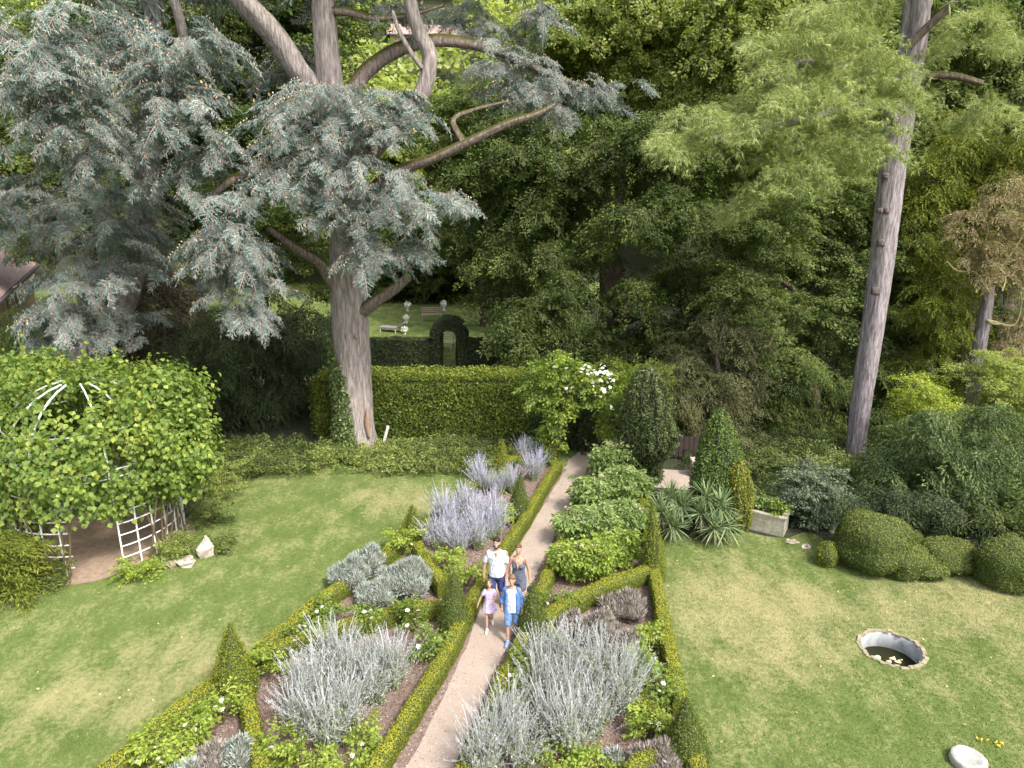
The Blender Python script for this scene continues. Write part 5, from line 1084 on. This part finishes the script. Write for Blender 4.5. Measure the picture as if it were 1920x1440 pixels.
# ------------------------------------------------------------------ houses
m_tile, nt_, b_ = mat('pink_roof_tiles'); n_ = noise(nt_, 7, 5, .8)
c_ = ramp(nt_, n_, [(.35, (.20, .13, .115)), (.52, (.37, .25, .22)), (.68, (.55, .47, .44))]); nt_.links.new(c_, b_.inputs['Base Color']); b_.inputs['Roughness'].default_value = .9
wv = nt_.nodes.new('ShaderNodeTexWave'); wv.inputs['Scale'].default_value = 2.6; bump(nt_, b_, wv.outputs[0], .8, .06)
m_wall = plain('ochre_render', (.47, .34, .22), .95, .35, 1.5, .3, col2=(.34, .25, .18)); m_gut = plain('gutter_zinc', (.09, .08, .10), .5)
def house(name, label, corner, ang, L, W_, he, hr, over=.5):
    h = thing(name, label, 'house', corner, rz=ang); acc = Acc()
    acc.add(*box(0, L, 0, .3, -.1, he)); acc.add(*box(0, L, W_ - .3, W_, -.1, he)); acc.add(*box(0, .3, .3, W_ - .3, -.1, he)); acc.add(*box(L - .3, L, .3, W_ - .3, -.1, he))
    for x in (.002, L - .302):
        V = np.array([(x, 0, he), (x, W_, he), (x, W_ / 2, hr - .1), (x + .3, 0, he), (x + .3, W_, he), (x + .3, W_ / 2, hr - .1)]); acc.add(V, [[0, 1, 2], [3, 5, 4]]); acc.add(V, [[0, 2, 5, 3], [1, 4, 5, 2]])
    acc.build('wall', m_wall, h); sl = (hr - he) / (W_ / 2); z0 = he - sl * over; t = .16
    for s in (0, 1):
        acc = Acc(); f = (lambda y: y) if not s else (lambda y: W_ - y)
        V = np.array([(x, f(y), z + dz) for x in (-over, L + over) for (y, z) in ((-over, z0), (W_ / 2, hr)) for dz in (.02, t)])
        acc.add(V, [[0, 2, 3, 1], [4, 5, 7, 6], [0, 1, 5, 4], [2, 6, 7, 3], [1, 3, 7, 5], [0, 4, 6, 2]]); acc.build('roof', m_tile, h)
    acc = Acc(); a = (-over, -over - .08, z0 + .02); b = (L + over, -over - .08, z0 + .02); acc.add(*bar(a, b, .16, .14)); acc.build('gutter', m_gut, h)
    for x in np.arange(L * .15, L * .95, 3.6):
        wn = Acc().add(*box(x, x + 1.0, -.05, .02, he - 2.2, he - .8)).build('window', plain('window_frame', (.55, .5, .42), .6), h)
        Acc().add(*box(x + .1, x + .9, -.07, -.052, he - 2.1, he - .9)).build('pane', m_gut, wn)
    return h
c0 = P(0, 560, 1) * 0; d_ = ray(0, 560); c0 = np.array([0, 0, H]) + d_ * (5.9 / -d_[2]); d2 = ray(65, 500); c1 = np.array([0, 0, H]) + d2 * (5.9 / -d2[2]); dv = (c1 - c0)[:2]; dv /= np.linalg.norm(dv)
ang = math.atan2(dv[1], dv[0]); near = c0[:2] - dv * 6 + np.array([-dv[1], dv[0]]) * .55
house('stone_house', 'old house with pinkish tiled roof at the left edge behind the cedar', (*near, 0), ang, 24, 8, 4.15, 7.4)
hq = P(795, 62, 118); house('far_house', 'distant pale house with red roof on the hillside behind the cedar limbs', (hq[0] - 5, 117, hq[2] - 4.0), .12, 10, 7, 3.8, 5.6)

# ------------------------------------------------------------------ back lawn furniture, posts
m_wood = plain('weathered_wood', (.42, .32, .25), .85, .35, 10)
def bench(label, px, py, L, rz, m, back=True, name='garden_bench'):
    b = G(px, py); o = thing(name, label, 'bench', b, rz=rz, group='garden seats on the back lawn')
    a = Acc()
    for i in range(5): a.add(*box(-L / 2, L / 2, -.25 + i * .1, -.17 + i * .1, .42, .455))
    a.build('seat', m, o)
    for sx in (-L / 2 + .08, L / 2 - .08):
        for sy in (-.22, .18): Acc().add(*box(sx - .035, sx + .035, sy - .035, sy + .035, -.01, .418)).build('leg', m, o)
    if back:
        a = Acc()
        for i in range(3): a.add(*box(-L / 2, L / 2, .255, .285, .55 + i * .13, .64 + i * .13))
        for sx in (-L / 2 + .08, L / 2 - .08): a.add(*box(sx - .03, sx + .03, .23, .253, .40, .95))
        a.build('backrest', m, o)
    return o
bench('pinkish wooden bench in the middle of the shaded back lawn', 810, 600, 1.5, .1, plain('pink_wood', (.52, .38, .34), .85, .3, 10))
bench('white bench seen through the yew archway', 836, 655, 1.0, -.3, m_stone)
lg = thing('sun_lounger', 'grey mauve lounger on the back lawn beside the cedar trunk', 'lounger', G(738, 622), rz=-.35, group='garden seats on the back lawn')
m_mauve = plain('mauve_canvas', (.30, .26, .31), .8)
Acc().add(*box(-.95, .35, -.32, .32, .26, .34)).build('mattress', m_mauve, lg); V, Fc = box(0, .75, -.32, .32, 0, .08); c, s = math.cos(.6), math.sin(.6)
Acc().add(np.column_stack([.36 + V[:, 0] * c - V[:, 2] * s, V[:, 1], .27 + V[:, 0] * s + V[:, 2] * c]), Fc).build('backrest', m_mauve, lg)
for sx in (-.85, .3):
    for sy in (-.28, .28): Acc().add(*box(sx - .025, sx + .025, sy - .025, sy + .025, -.01, .258)).build('leg', m_white, lg)
def pot(label, x, y, r, h, m):
    r *= .6; h *= .6
    b = G(x, y); o = thing('garden_urn', label, 'urn', b, group='white urns on the back lawn')
    V, Fc = lathe([(r * .5, 0), (r * .3, h * .2), (r * .35, h * .35), (r * .9, h * .7), (r, h * .95), (r * .85, h * .95), (.01, h * .9)], 14); Acc().add(V, Fc).build('bowl', m, o, True)
    ac = Acc(); k = 60; u = nrm(rv(k)); u[:, 2] = np.abs(u[:, 2]); v, f, m_, rr = scatter(leaf_unit(.7), u * r * .9 + [0, 0, h * .9], rv(k), u, .14); ac.add(v, f, 0, rr); ac.build('flowers', m_petal, o)
pot('white flower urn left of the pinkish bench', 764, 583, .4, .9, m_white); pot('white flower urn right of the pinkish bench', 832, 582, .4, 1.0, m_white)
pot('white urn nearest the grey mauve lounger', 762, 606, .35, .7, m_white); pot('small white urn at the end of the lounger', 759, 626, .35, .5, m_white)
b = G(716, 842); tp = P(728, 798, b[1] + .25) - b
o = Acc().add(*bar((0, 0, -.05), tp, .10, .05)).build('leaning_stake', plain('grey_plank', (.46, .42, .38), .9), None); o.location = tuple(b); tag(o, 'short grey wooden stake leaning beside the cedar trunk', 'stake')
b = G(1304, 892); o = Acc()
for k_, (h0, h1, w_) in enumerate(((-.02, .12, .20), (.121, .52, .16), (.521, .62, .19))): o.add(*box(-w_, w_, -w_, w_, h0, h1))
o = o.build('stone_post', m_stone); o.location = tuple(b); tag(o, 'squat pale stone post left of the tall yew cone', 'post')
b = G(1283, 872); gt = thing('wooden_gate', 'dark brown wooden gate in shade behind the side path', 'gate', b + [0, .6, 0])
m_dkw = plain('dark_wood', (.045, .030, .024), .85, .4, 10)
for k_ in range(7): Acc().add(*box(-.62 + k_ * .18, -.46 + k_ * .18, -.02, .02, .06, .85 + .01 * (k_ % 2))).build('board', m_dkw, gt)
a = Acc(); a.add(*box(-.66, .68, .022, .07, .2, .3)); a.add(*box(-.66, .68, .022, .07, .65, .75)); a.build('rail', m_dkw, gt)
for sx in (-.76, .70): Acc().add(*box(sx, sx + .1, -.06, .06, -.05, 1.0)).build('gatepost', m_dkw, gt)
# ------------------------------------------------------------------ the family
def cap(p0, r0, p1, r1, seg=14, sy=1.0):
    p0 = np.array(p0, float); p1 = np.array(p1, float); d = p1 - p0; L = np.linalg.norm(d); d = d / max(L, 1e-6)
    ref = np.array([0, 1., .03]) if abs(d[1]) < .8 else np.array([1., 0, .02]); x = np.cross(ref, d); x /= np.linalg.norm(x); y = np.cross(d, x); V = []
    rings = [(p0 - d * r0 * math.cos(t), r0 * math.sin(t)) for t in (.01, .4, .8, 1.2, 1.57)] + [(p1 + d * r1 * math.sin(t), r1 * math.cos(t)) for t in (0, .4, .8, 1.2, 1.56)]
    a = np.linspace(0, 2 * math.pi, seg, endpoint=False)
    for c, r in rings: V.append(c + r * (np.cos(a)[:, None] * x + sy * np.sin(a)[:, None] * y))
    V = np.concatenate(V); k = len(rings); Fc = [[i * seg + j, i * seg + (j + 1) % seg, (i + 1) * seg + (j + 1) % seg, (i + 1) * seg + j] for i in range(k - 1) for j in range(seg)]
    return V, np.array(Fc)
def loft(rings, seg=24, closed=True):
    a = np.linspace(0, 2 * math.pi, seg, endpoint=False); V = []
    if closed: z0, z1 = rings[0], rings[-1]; rings = [(z0[0], .001, .001, *z0[3:])] + list(rings) + [(z1[0], .001, .001, *z1[3:])]
    for (z, rx, ry, cx, cy) in rings: V.append(np.stack([cx + rx * np.cos(a), cy + ry * np.sin(a), np.full(seg, z)], 1))
    V = np.concatenate(V); k = len(rings); return V, np.array([[i * seg + j, i * seg + (j + 1) % seg, (i + 1) * seg + (j + 1) % seg, (i + 1) * seg + j] for i in range(k - 1) for j in range(seg)])
def melt(acc, name, m, parent, vox, it=2):
    o = acc.build(name, m, parent, True); r = o.modifiers.new('r', 'REMESH'); r.mode = 'VOXEL'; r.voxel_size = vox; r.use_smooth_shade = True
    s = o.modifiers.new('s', 'SMOOTH'); s.factor = .5; s.iterations = it; return o
def skin(name, c): 
    m, nt, b = mat(name); b.inputs['Base Color'].default_value = (*c, 1); b.inputs['Roughness'].default_value = .55
    b.inputs['Subsurface Weight'].default_value = .08; b.inputs['Subsurface Radius'].default_value = (.02, .01, .005); return m
def hand(a, w, d, s, side, curl=.5):
    """palm, four bent fingers of unequal length, thumb from the palm's side"""
    w = np.array(w, float); d = nrm(np.array(d, float)); sd_ = nrm(np.cross(d, [side * .9, -.25, 0])); pn = nrm(np.cross(sd_, d)); pn = pn if pn[0] * side < 0 else -pn
    pe = w + d * .085 * s
    for k in (-1, 0, 1): a.add(*cap(w + sd_ * k * .014 * s, .017 * s, pe + sd_ * k * .024 * s, .014 * s))
    for i, L in enumerate((.068, .078, .073, .056)):
        b = pe + sd_ * (-.033 + .022 * i) * s; k1 = b + (d * .55 + pn * curl * .35) * L * s; k2 = k1 + (d * .30 + pn * curl * .6) * L * .8 * s
        a.add(*cap(b, .0095 * s, k1, .0088 * s, 10)); a.add(*cap(k1, .0088 * s, k2, .0075 * s, 10))
    b = w + d * .03 * s - sd_ * .03 * s; k1 = b + (d * .7 - sd_ * .6 + pn * .3) * .035 * s; k2 = k1 + (d * .9 - sd_ * .1 + pn * .4) * .03 * s
    a.add(*cap(b, .013 * s, k1, .0105 * s, 10)); a.add(*cap(k1, .0105 * s, k2, .0085 * s, 10))
def person(label, feet, top, sk, hair, build=1.0, fem=0, child=0, arms=None, step=.22, lead=1, rz=0, headtilt=0, group='family of four walking down the path'):
    b = G(*feet); ht = P(top[0], top[1], b[1])[2]; s = ht / 1.80
    root = thing('person', label, 'person', b, group, rz); hs = (1.0 + .16 * child)          # head share grows for children
    hb = 1.80 - .235 * hs; J = {}
    sw = (.190 if not fem else .165) * build * (1 - .1 * child); hpw = .095 * build; hipz = .93 - .02 * child; shz = hb - .13
    J['hc'] = np.array([0, -.02, hb + .115 * hs])
    a = Acc()
    V, Fc = loft([(hipz - .10, .10 * build, .09, 0, 0), (hipz - .04, .165 * build, .115, 0, 0), (hipz + .06, (.160 if not fem else .165) * build, .11, 0, 0), (hipz + .20, (.145 if not fem else .122) * build, .10, 0, 0), (shz - .22, (.168 if not fem else .14) * build, .115, 0, 0), (shz - .10, (.188 if not fem else .155) * build, .115, 0, 0), (shz, .165 * build, .09, 0, .01), (shz + .05, .09, .07, 0, .01), (shz + .07, .06, .06, 0, .0)]); a.add(V, Fc)
    if fem and not child:
        for sx in (-1, 1): a.add(*ellip((sx * .07, -.085, shz - .17), (.065, .06, .065), 12, 8, 0))
    a.add(*cap((0, .01, shz + .02), .056, (0, -.005, hb + .04), .050))
    h = J['hc']; V, Fc = ellip(h, (.076 * hs, .094 * hs, .118 * hs), 24, 18, 0); 
    low = V[:, 2] < h[2] - .03 * hs; V[low, 0] = V[low, 0] * .84; a.add(V, Fc)
    a.add(*ellip(h + np.array([0, -.085, -.055]) * hs, (.030 * hs, .024 * hs, .026 * hs), 12, 8, 0))            # chin
    a.add(*cap(h + np.array([0, -.090, .012]) * hs, .009, h + np.array([0, -.108, -.018]) * hs, .014, 10))         # nose
    for sx in (-1, 1): a.add(*ellip(h + np.array([sx * .079, .005, -.01]) * hs, (.010, .018, .030), 8, 8, 0))      # ears
    for sx in (-1, 1):
        f = lead * sx; hip = np.array([sx * hpw, 0, hipz - .04])
        if f > 0: knee = np.array([sx * hpw * 1.0, -step * .62, .50]); ank = np.array([sx * hpw * .9, -step, .085]); toe = ank + [sx * .02, -.17, -.045]
        else: knee = np.array([sx * hpw * .95, .0, .485]); ank = np.array([sx * hpw * .9, step * .95, .125]); toe = ank + [sx * .02, -.15, -.09]
        a.add(*cap(hip, .088 * build, knee, .055 * build)); a.add(*cap(knee, .055 * build, ank + (knee - ank) * .45 + [0, .012, 0], .052 * build)); a.add(*cap(knee, .05 * build, ank, .034))
        a.add(*cap(ank + [0, .03, -.04], .032, toe, .028)); J['hip', sx], J['knee', sx], J['ank', sx], J['toe', sx] = hip, knee, ank, toe
        sh = np.array([sx * sw, 0, shz - .01]); (el, wr) = (arms or {}).get(sx, ((sx * (sw + .06), .02, shz - .29), (sx * (sw + .09), -.06, shz - .53)))
        el = np.array(el, float); wr = np.array(wr, float)
        a.add(*cap(sh, .052 * build, el, .040 * build)); a.add(*cap(el, .040 * build, wr, .026)); hand(a, wr, wr - el, 1 - .12 * child, sx); J['sh', sx], J['el', sx], J['wr', sx] = sh, el, wr
    for i in range(len(a.V)): a.V[i] = a.V[i] * s
    melt(a, 'body', skin('skin', sk), root, .0085, 2)
    # face
    m_eye = plain('eye_white', (.8, .8, .78), .3); m_pup = plain('pupil', (.05, .03, .02), .3); m_lip = plain('lip', (.5, .18, .15), .5)
    for sx in (-1, 1):
        c = h + np.array([sx * .030, -.080, .008]) * hs
        e = Acc(); e.add(*[q * s if i == 0 else q for i, q in enumerate(ellip(c, (.014, .012, .009), 10, 8, 0))]); eo = e.build('eye', m_eye, root, True)
        e = Acc(); e.add(*[q * s if i == 0 else q for i, q in enumerate(ellip(c + [0, -.009, 0], (.006, .005, .006), 8, 6, 0))]); e.build('pupil', m_pup, eo, True)
        e = Acc(); V, Fc = cap(c + [sx * -.015, -.008, .024], .004, c + [sx * .017, -.004, .024], .0035, 8); e.add(V * s, Fc); e.build('eyebrow', hair, root, True)
    e = Acc(); V, Fc = cap(h + np.array([-.020, -.103, -.050]) * hs, .006, h + np.array([.020, -.103, -.050]) * hs, .006, 8); e.add(V * s, Fc); e.build('mouth', m_lip, root, True)
    return root, J, s, h, hs, shz, hipz
def garment(root, s, parts, name, m, vox=.011, it=3):
    a = Acc()
    for V, Fc in parts: a.add(V * s, Fc)
    return melt(a, name, m, root, vox, it)
def cloth(name, c, var=.1, sc=14, c2=None, rough=.85):
    m, nt, b = mat(name); n1 = noise(nt, sc, 4, .7); col = ramp(nt, n1, [(.35, c2 or tuple(v * (1 - var * 2) for v in c)), (.6, c)]); nt.links.new(col, b.inputs['Base Color']); b.inputs['Roughness'].default_value = rough
    bump(nt, b, noise(nt, 7, 3, .6, stretch=(1.6, 1, .5)), 1.0, .09); return m
def hairdo(root, s, h, hs, m, parts, name='hair'): 
    a = Acc()
    for c, r in parts:
        V, Fc = ellip(h + np.array(c) * hs, np.array(r) * hs, 20, 14, .04); a.add(V * s, Fc)
    return melt(a, name, m, root, .008, 1)
def shoes(root, J, s, m, m2=None, k=1.0):
    for sx in (-1, 1):
        a = Acc(); an, to = J['ank', sx], J['toe', sx]; V, Fc = cap(an + [0, .035, -.035], .046 * k, to + [0, 0, .012], .040 * k); a.add(V * s, Fc); V, Fc = cap(an + [0, .01, -.02], .046 * k, an + [0, .0, .02], .042 * k); a.add(V * s, Fc)
        o = melt(a, 'shoe', m, root, .009, 1)
        if m2:
            V, Fc = cap(an + [0, .035, -.068], .044 * k, to + [0, 0, -.012], .040 * k); V[:, 2] = (V[:, 2] - V[:, 2].mean()) * .35 + V[:, 2].mean(); Acc().add(V * s, Fc).build('sole', m2, o, True)
d_ = G(905, 1180) - G(985, 1040); RZ = math.atan2(d_[0], -d_[1]) * .35
SKN = (.42, .235, .16)
m_hd = plain('dark_hair', (.025, .018, .014), .5, .3, 30); m_hb = plain('brown_hair', (.13, .075, .04), .5, .3, 30); m_hbr = plain('light_brown_hair', (.19, .11, .055), .5, .3, 30)
m_sw = cloth('white_shirt', (.70, .71, .74)); m_navy = cloth('navy_cloth', (.035, .05, .17)); m_slate = cloth('slate_cloth', (.10, .115, .16)); m_den = cloth('denim_shirt', (.10, .21, .46), .15, 20); m_den2 = cloth('denim_shorts', (.13, .25, .50), .15, 20)
m_lil = cloth('lilac_print', (.72, .62, .74), .2, 38, (.42, .28, .60)); m_shw = plain('white_shoe', (.80, .80, .80), .6); m_shb = plain('blue_shoe', (.25, .35, .60), .6)
# man
r_, J, s, h, hs, shz, hipz = person('man in open white short-sleeved shirt and navy shorts, at left', (932, 1142), (926, 1008), SKN, m_hd, 1.05, rz=RZ, lead=-1, arms={1: ((.26, .02, 1.14), (.29, -.02, .90)), -1: ((-.27, .01, 1.14), (-.29, -.04, .89))})
b_ = 1.05
garment(r_, s, [loft([(hipz - .05, .185, .145, 0, 0), (hipz + .08, .185, .14, 0, 0), (hipz + .22, .175, .13, 0, 0), (shz - .2, .195, .14, 0, 0), (shz - .08, .212, .135, 0, 0), (shz + .01, .185, .108, 0, .01), (shz + .055, .095, .08, 0, .012)])] + [cap(J['sh', x] - [x * .03, 0, 0], .068, J['sh', x] + (J['el', x] - J['sh', x]) * .72, .064) for x in (-1, 1)], 'shirt', m_sw)
V, Fc = cap((-.0, -.112, shz - .05), .03, (0, -.075, shz + .035), .035); V[:, 1] = V[:, 1] * .25 - .089; garment(r_, s, [(V, Fc)], 'open_collar_skin', skin('neck_skin', SKN), .008, 1)
garment(r_, s, [loft([(hipz - .12, .175, .125, 0, 0), (hipz - .02, .182, .13, 0, 0), (hipz + .08, .172, .122, 0, 0)])] + [cap(J['hip', x] + [0, 0, -.02], .104, J['hip', x] + (J['knee', x] - J['hip', x]) * .82, .090) for x in (-1, 1)], 'shorts', m_navy)
hairdo(r_, s, h, hs, m_hd, [((0, .018, .045), (.083, .092, .090)), ((0, -.02, .092), (.066, .055, .036))]); hairdo(r_, s, h, hs, m_hd, [((0, -.078, -.072), (.045, .032, .034)), ((.05, -.045, -.055), (.022, .035, .035)), ((-.05, -.045, -.055), (.022, .035, .035))], 'beard')
shoes(r_, J, s, plain('brown_shoe', (.20, .13, .09), .6))
# woman
r_, J, s, h, hs, shz, hipz = person('woman in slate grey sleeveless v-neck playsuit holding a dark bag', (972, 1146), (967, 1020), SKN, m_hb, .95, fem=1, rz=RZ, lead=1, arms={1: ((.24, .03, 1.12), (.27, -.03, .88)), -1: ((-.26, .02, 1.12), (-.30, -.04, .90))})
garment(r_, s, [loft([(hipz - .12, .185, .14, 0, 0), (hipz, .178, .13, 0, 0), (hipz + .12, .155, .12, 0, 0), (hipz + .22, .145, .112, 0, 0), (shz - .22, .16, .125, 0, 0), (shz - .12, .160, .125, 0, 0)]), cap((.09, -.03, shz - .1), .06, (.085, .0, shz + .02), .035), cap((-.09, -.03, shz - .1), .06, (-.085, .0, shz + .02), .035), ellip((.07, -.085, shz - .17), (.075, .066, .07), 12, 8, 0), ellip((-.07, -.085, shz - .17), (.075, .066, .07), 12, 8, 0)] + [cap(J['hip', x], .105, J['hip', x] + (J['knee', x] - J['hip', x]) * .5, .105) for x in (-1, 1)], 'playsuit', m_slate)
V = np.array([(-.055, -.145, shz - .02), (.055, -.145, shz - .02), (0, -.172, shz - .20), (-.04, -.10, shz + .02), (.04, -.10, shz + .02), (0, -.12, shz - .16)]); Acc().add(V * s, [[0, 2, 1], [3, 4, 5]]).add(V * s, [[0, 1, 4, 3], [1, 2, 5, 4], [2, 0, 3, 5]]).build('neckline_skin', skin('chest_skin', SKN), r_)
hairdo(r_, s, h, hs, m_hb, [((0, .022, .035), (.084, .090, .092)), ((0, .09, .05), (.045, .045, .045)), ((.0, -.03, .085), (.06, .05, .035))])
shoes(r_, J, s, plain('sandal', (.25, .15, .09), .6), None, .85)
bag = thing('handbag', 'small dark handbag held in the left hand of the woman', 'bag', np.array(r_.location) + np.array([(J['wr', 1][0] * math.cos(RZ) + .03) * s, (J['wr', 1][1] - .03) * s, (J['wr', 1][2] - .33) * s]))
m_bag = plain('dark_leather', (.05, .045, .07), .5); garment(bag, 1, [loft([(0, .06, .045, 0, 0), (.03, .10, .06, 0, 0), (.13, .095, .05, 0, 0), (.16, .06, .03, 0, 0)])], 'pouch', m_bag, .009, 1)
a = Acc(); q = [(.055 * math.cos(t), 0, .14 + .10 * math.sin(t)) for t in np.linspace(0, math.pi, 9)]
for u, v in zip(q[:-1], q[1:]): a.add(*bar(u, v, .012))
a.build('handle', m_bag, bag)
# girl
r_, J, s, h, hs, shz, hipz = person('little girl in lilac patterned dress and white shoes, front left', (918, 1176), (917, 1087), (.48, .28, .20), m_hb, .92, fem=1, child=1.0, rz=RZ + .1, step=.26, lead=-1, arms={-1: ((-.28, -.02, 1.16), (-.38, -.10, .92)), 1: ((.22, -.04, 1.16), (.10, -.22, 1.10))})
garment(r_, s, [loft([(hipz - .26, .26, .22, 0, -.02), (hipz - .12, .22, .18, 0, -.01), (hipz + .08, .165, .13, 0, 0), (hipz + .2, .145, .115, 0, 0), (shz - .2, .155, .125, 0, 0), (shz - .05, .165, .115, 0, 0), (shz + .01, .13, .09, 0, 0)])] + [cap(J['sh', x], .070, J['sh', x] + (J['el', x] - J['sh', x]) * .5, .072) for x in (-1, 1)], 'dress', m_lil)
hairdo(r_, s, h, hs, m_hb, [((0, .022, .035), (.090, .096, .096)), ((.06, .03, -.06), (.035, .05, .10)), ((-.06, .03, -.06), (.035, .05, .10)), ((0, .06, -.08), (.07, .04, .12))]); shoes(r_, J, s, m_shw, None, 1.1)
# boy
r_, J, s, h, hs, shz, hipz = person('boy in open blue denim shirt over white tee, front right', (960, 1197), (960, 1078), (.43, .24, .17), m_hbr, .95, child=.6, rz=RZ, step=.26, lead=-1, arms={-1: ((-.25, .02, 1.14), (-.25, -.05, .90)), 1: ((.26, .02, 1.14), (.26, -.06, .90))})
garment(r_, s, [loft([(hipz - .12, .165, .118, 0, -.01), (hipz + .05, .16, .122, 0, -.01), (shz - .2, .16, .125, 0, -.01), (shz - .05, .165, .115, 0, -.005), (shz + .02, .12, .085, 0, 0)])], 'tee', m_sw)
def halfshell(sx): # front panel of the open shirt
    return [cap((sx * .120, -.075, shz - .08), .042, (sx * .150, -.075, hipz - .12), .048), cap((sx * .145, -.02, shz - .08), .05, (sx * .165, -.02, hipz - .12), .058)]
garment(r_, s, halfshell(1) + halfshell(-1) + [loft([(hipz - .16, .20, .08, 0, .085), (hipz + .1, .18, .07, 0, .08), (shz - .1, .19, .07, 0, .07), (shz + .03, .15, .06, 0, .045), (shz + .05, .08, .05, 0, .04)])] + [cap(J['sh', x] - [x * .025, 0, 0], .068, J['el', x], .056) for x in (-1, 1)] + [cap(J['el', x], .055, J['el', x] + (J['wr', x] - J['el', x]) * .45, .056) for x in (-1, 1)], 'denim_shirt', m_den)
garment(r_, s, [loft([(hipz - .12, .16, .118, 0, 0), (hipz, .16, .115, 0, 0)])] + [cap(J['hip', x] + [0, 0, -.02], .100, J['hip', x] + (J['knee', x] - J['hip', x]) * .95, .082) for x in (-1, 1)], 'shorts', m_den2)
hairdo(r_, s, h, hs, m_hbr, [((0, .018, .045), (.086, .094, .092)), ((0, -.03, .088), (.068, .052, .036))]); shoes(r_, J, s, m_shb, m_shw, 1.1)
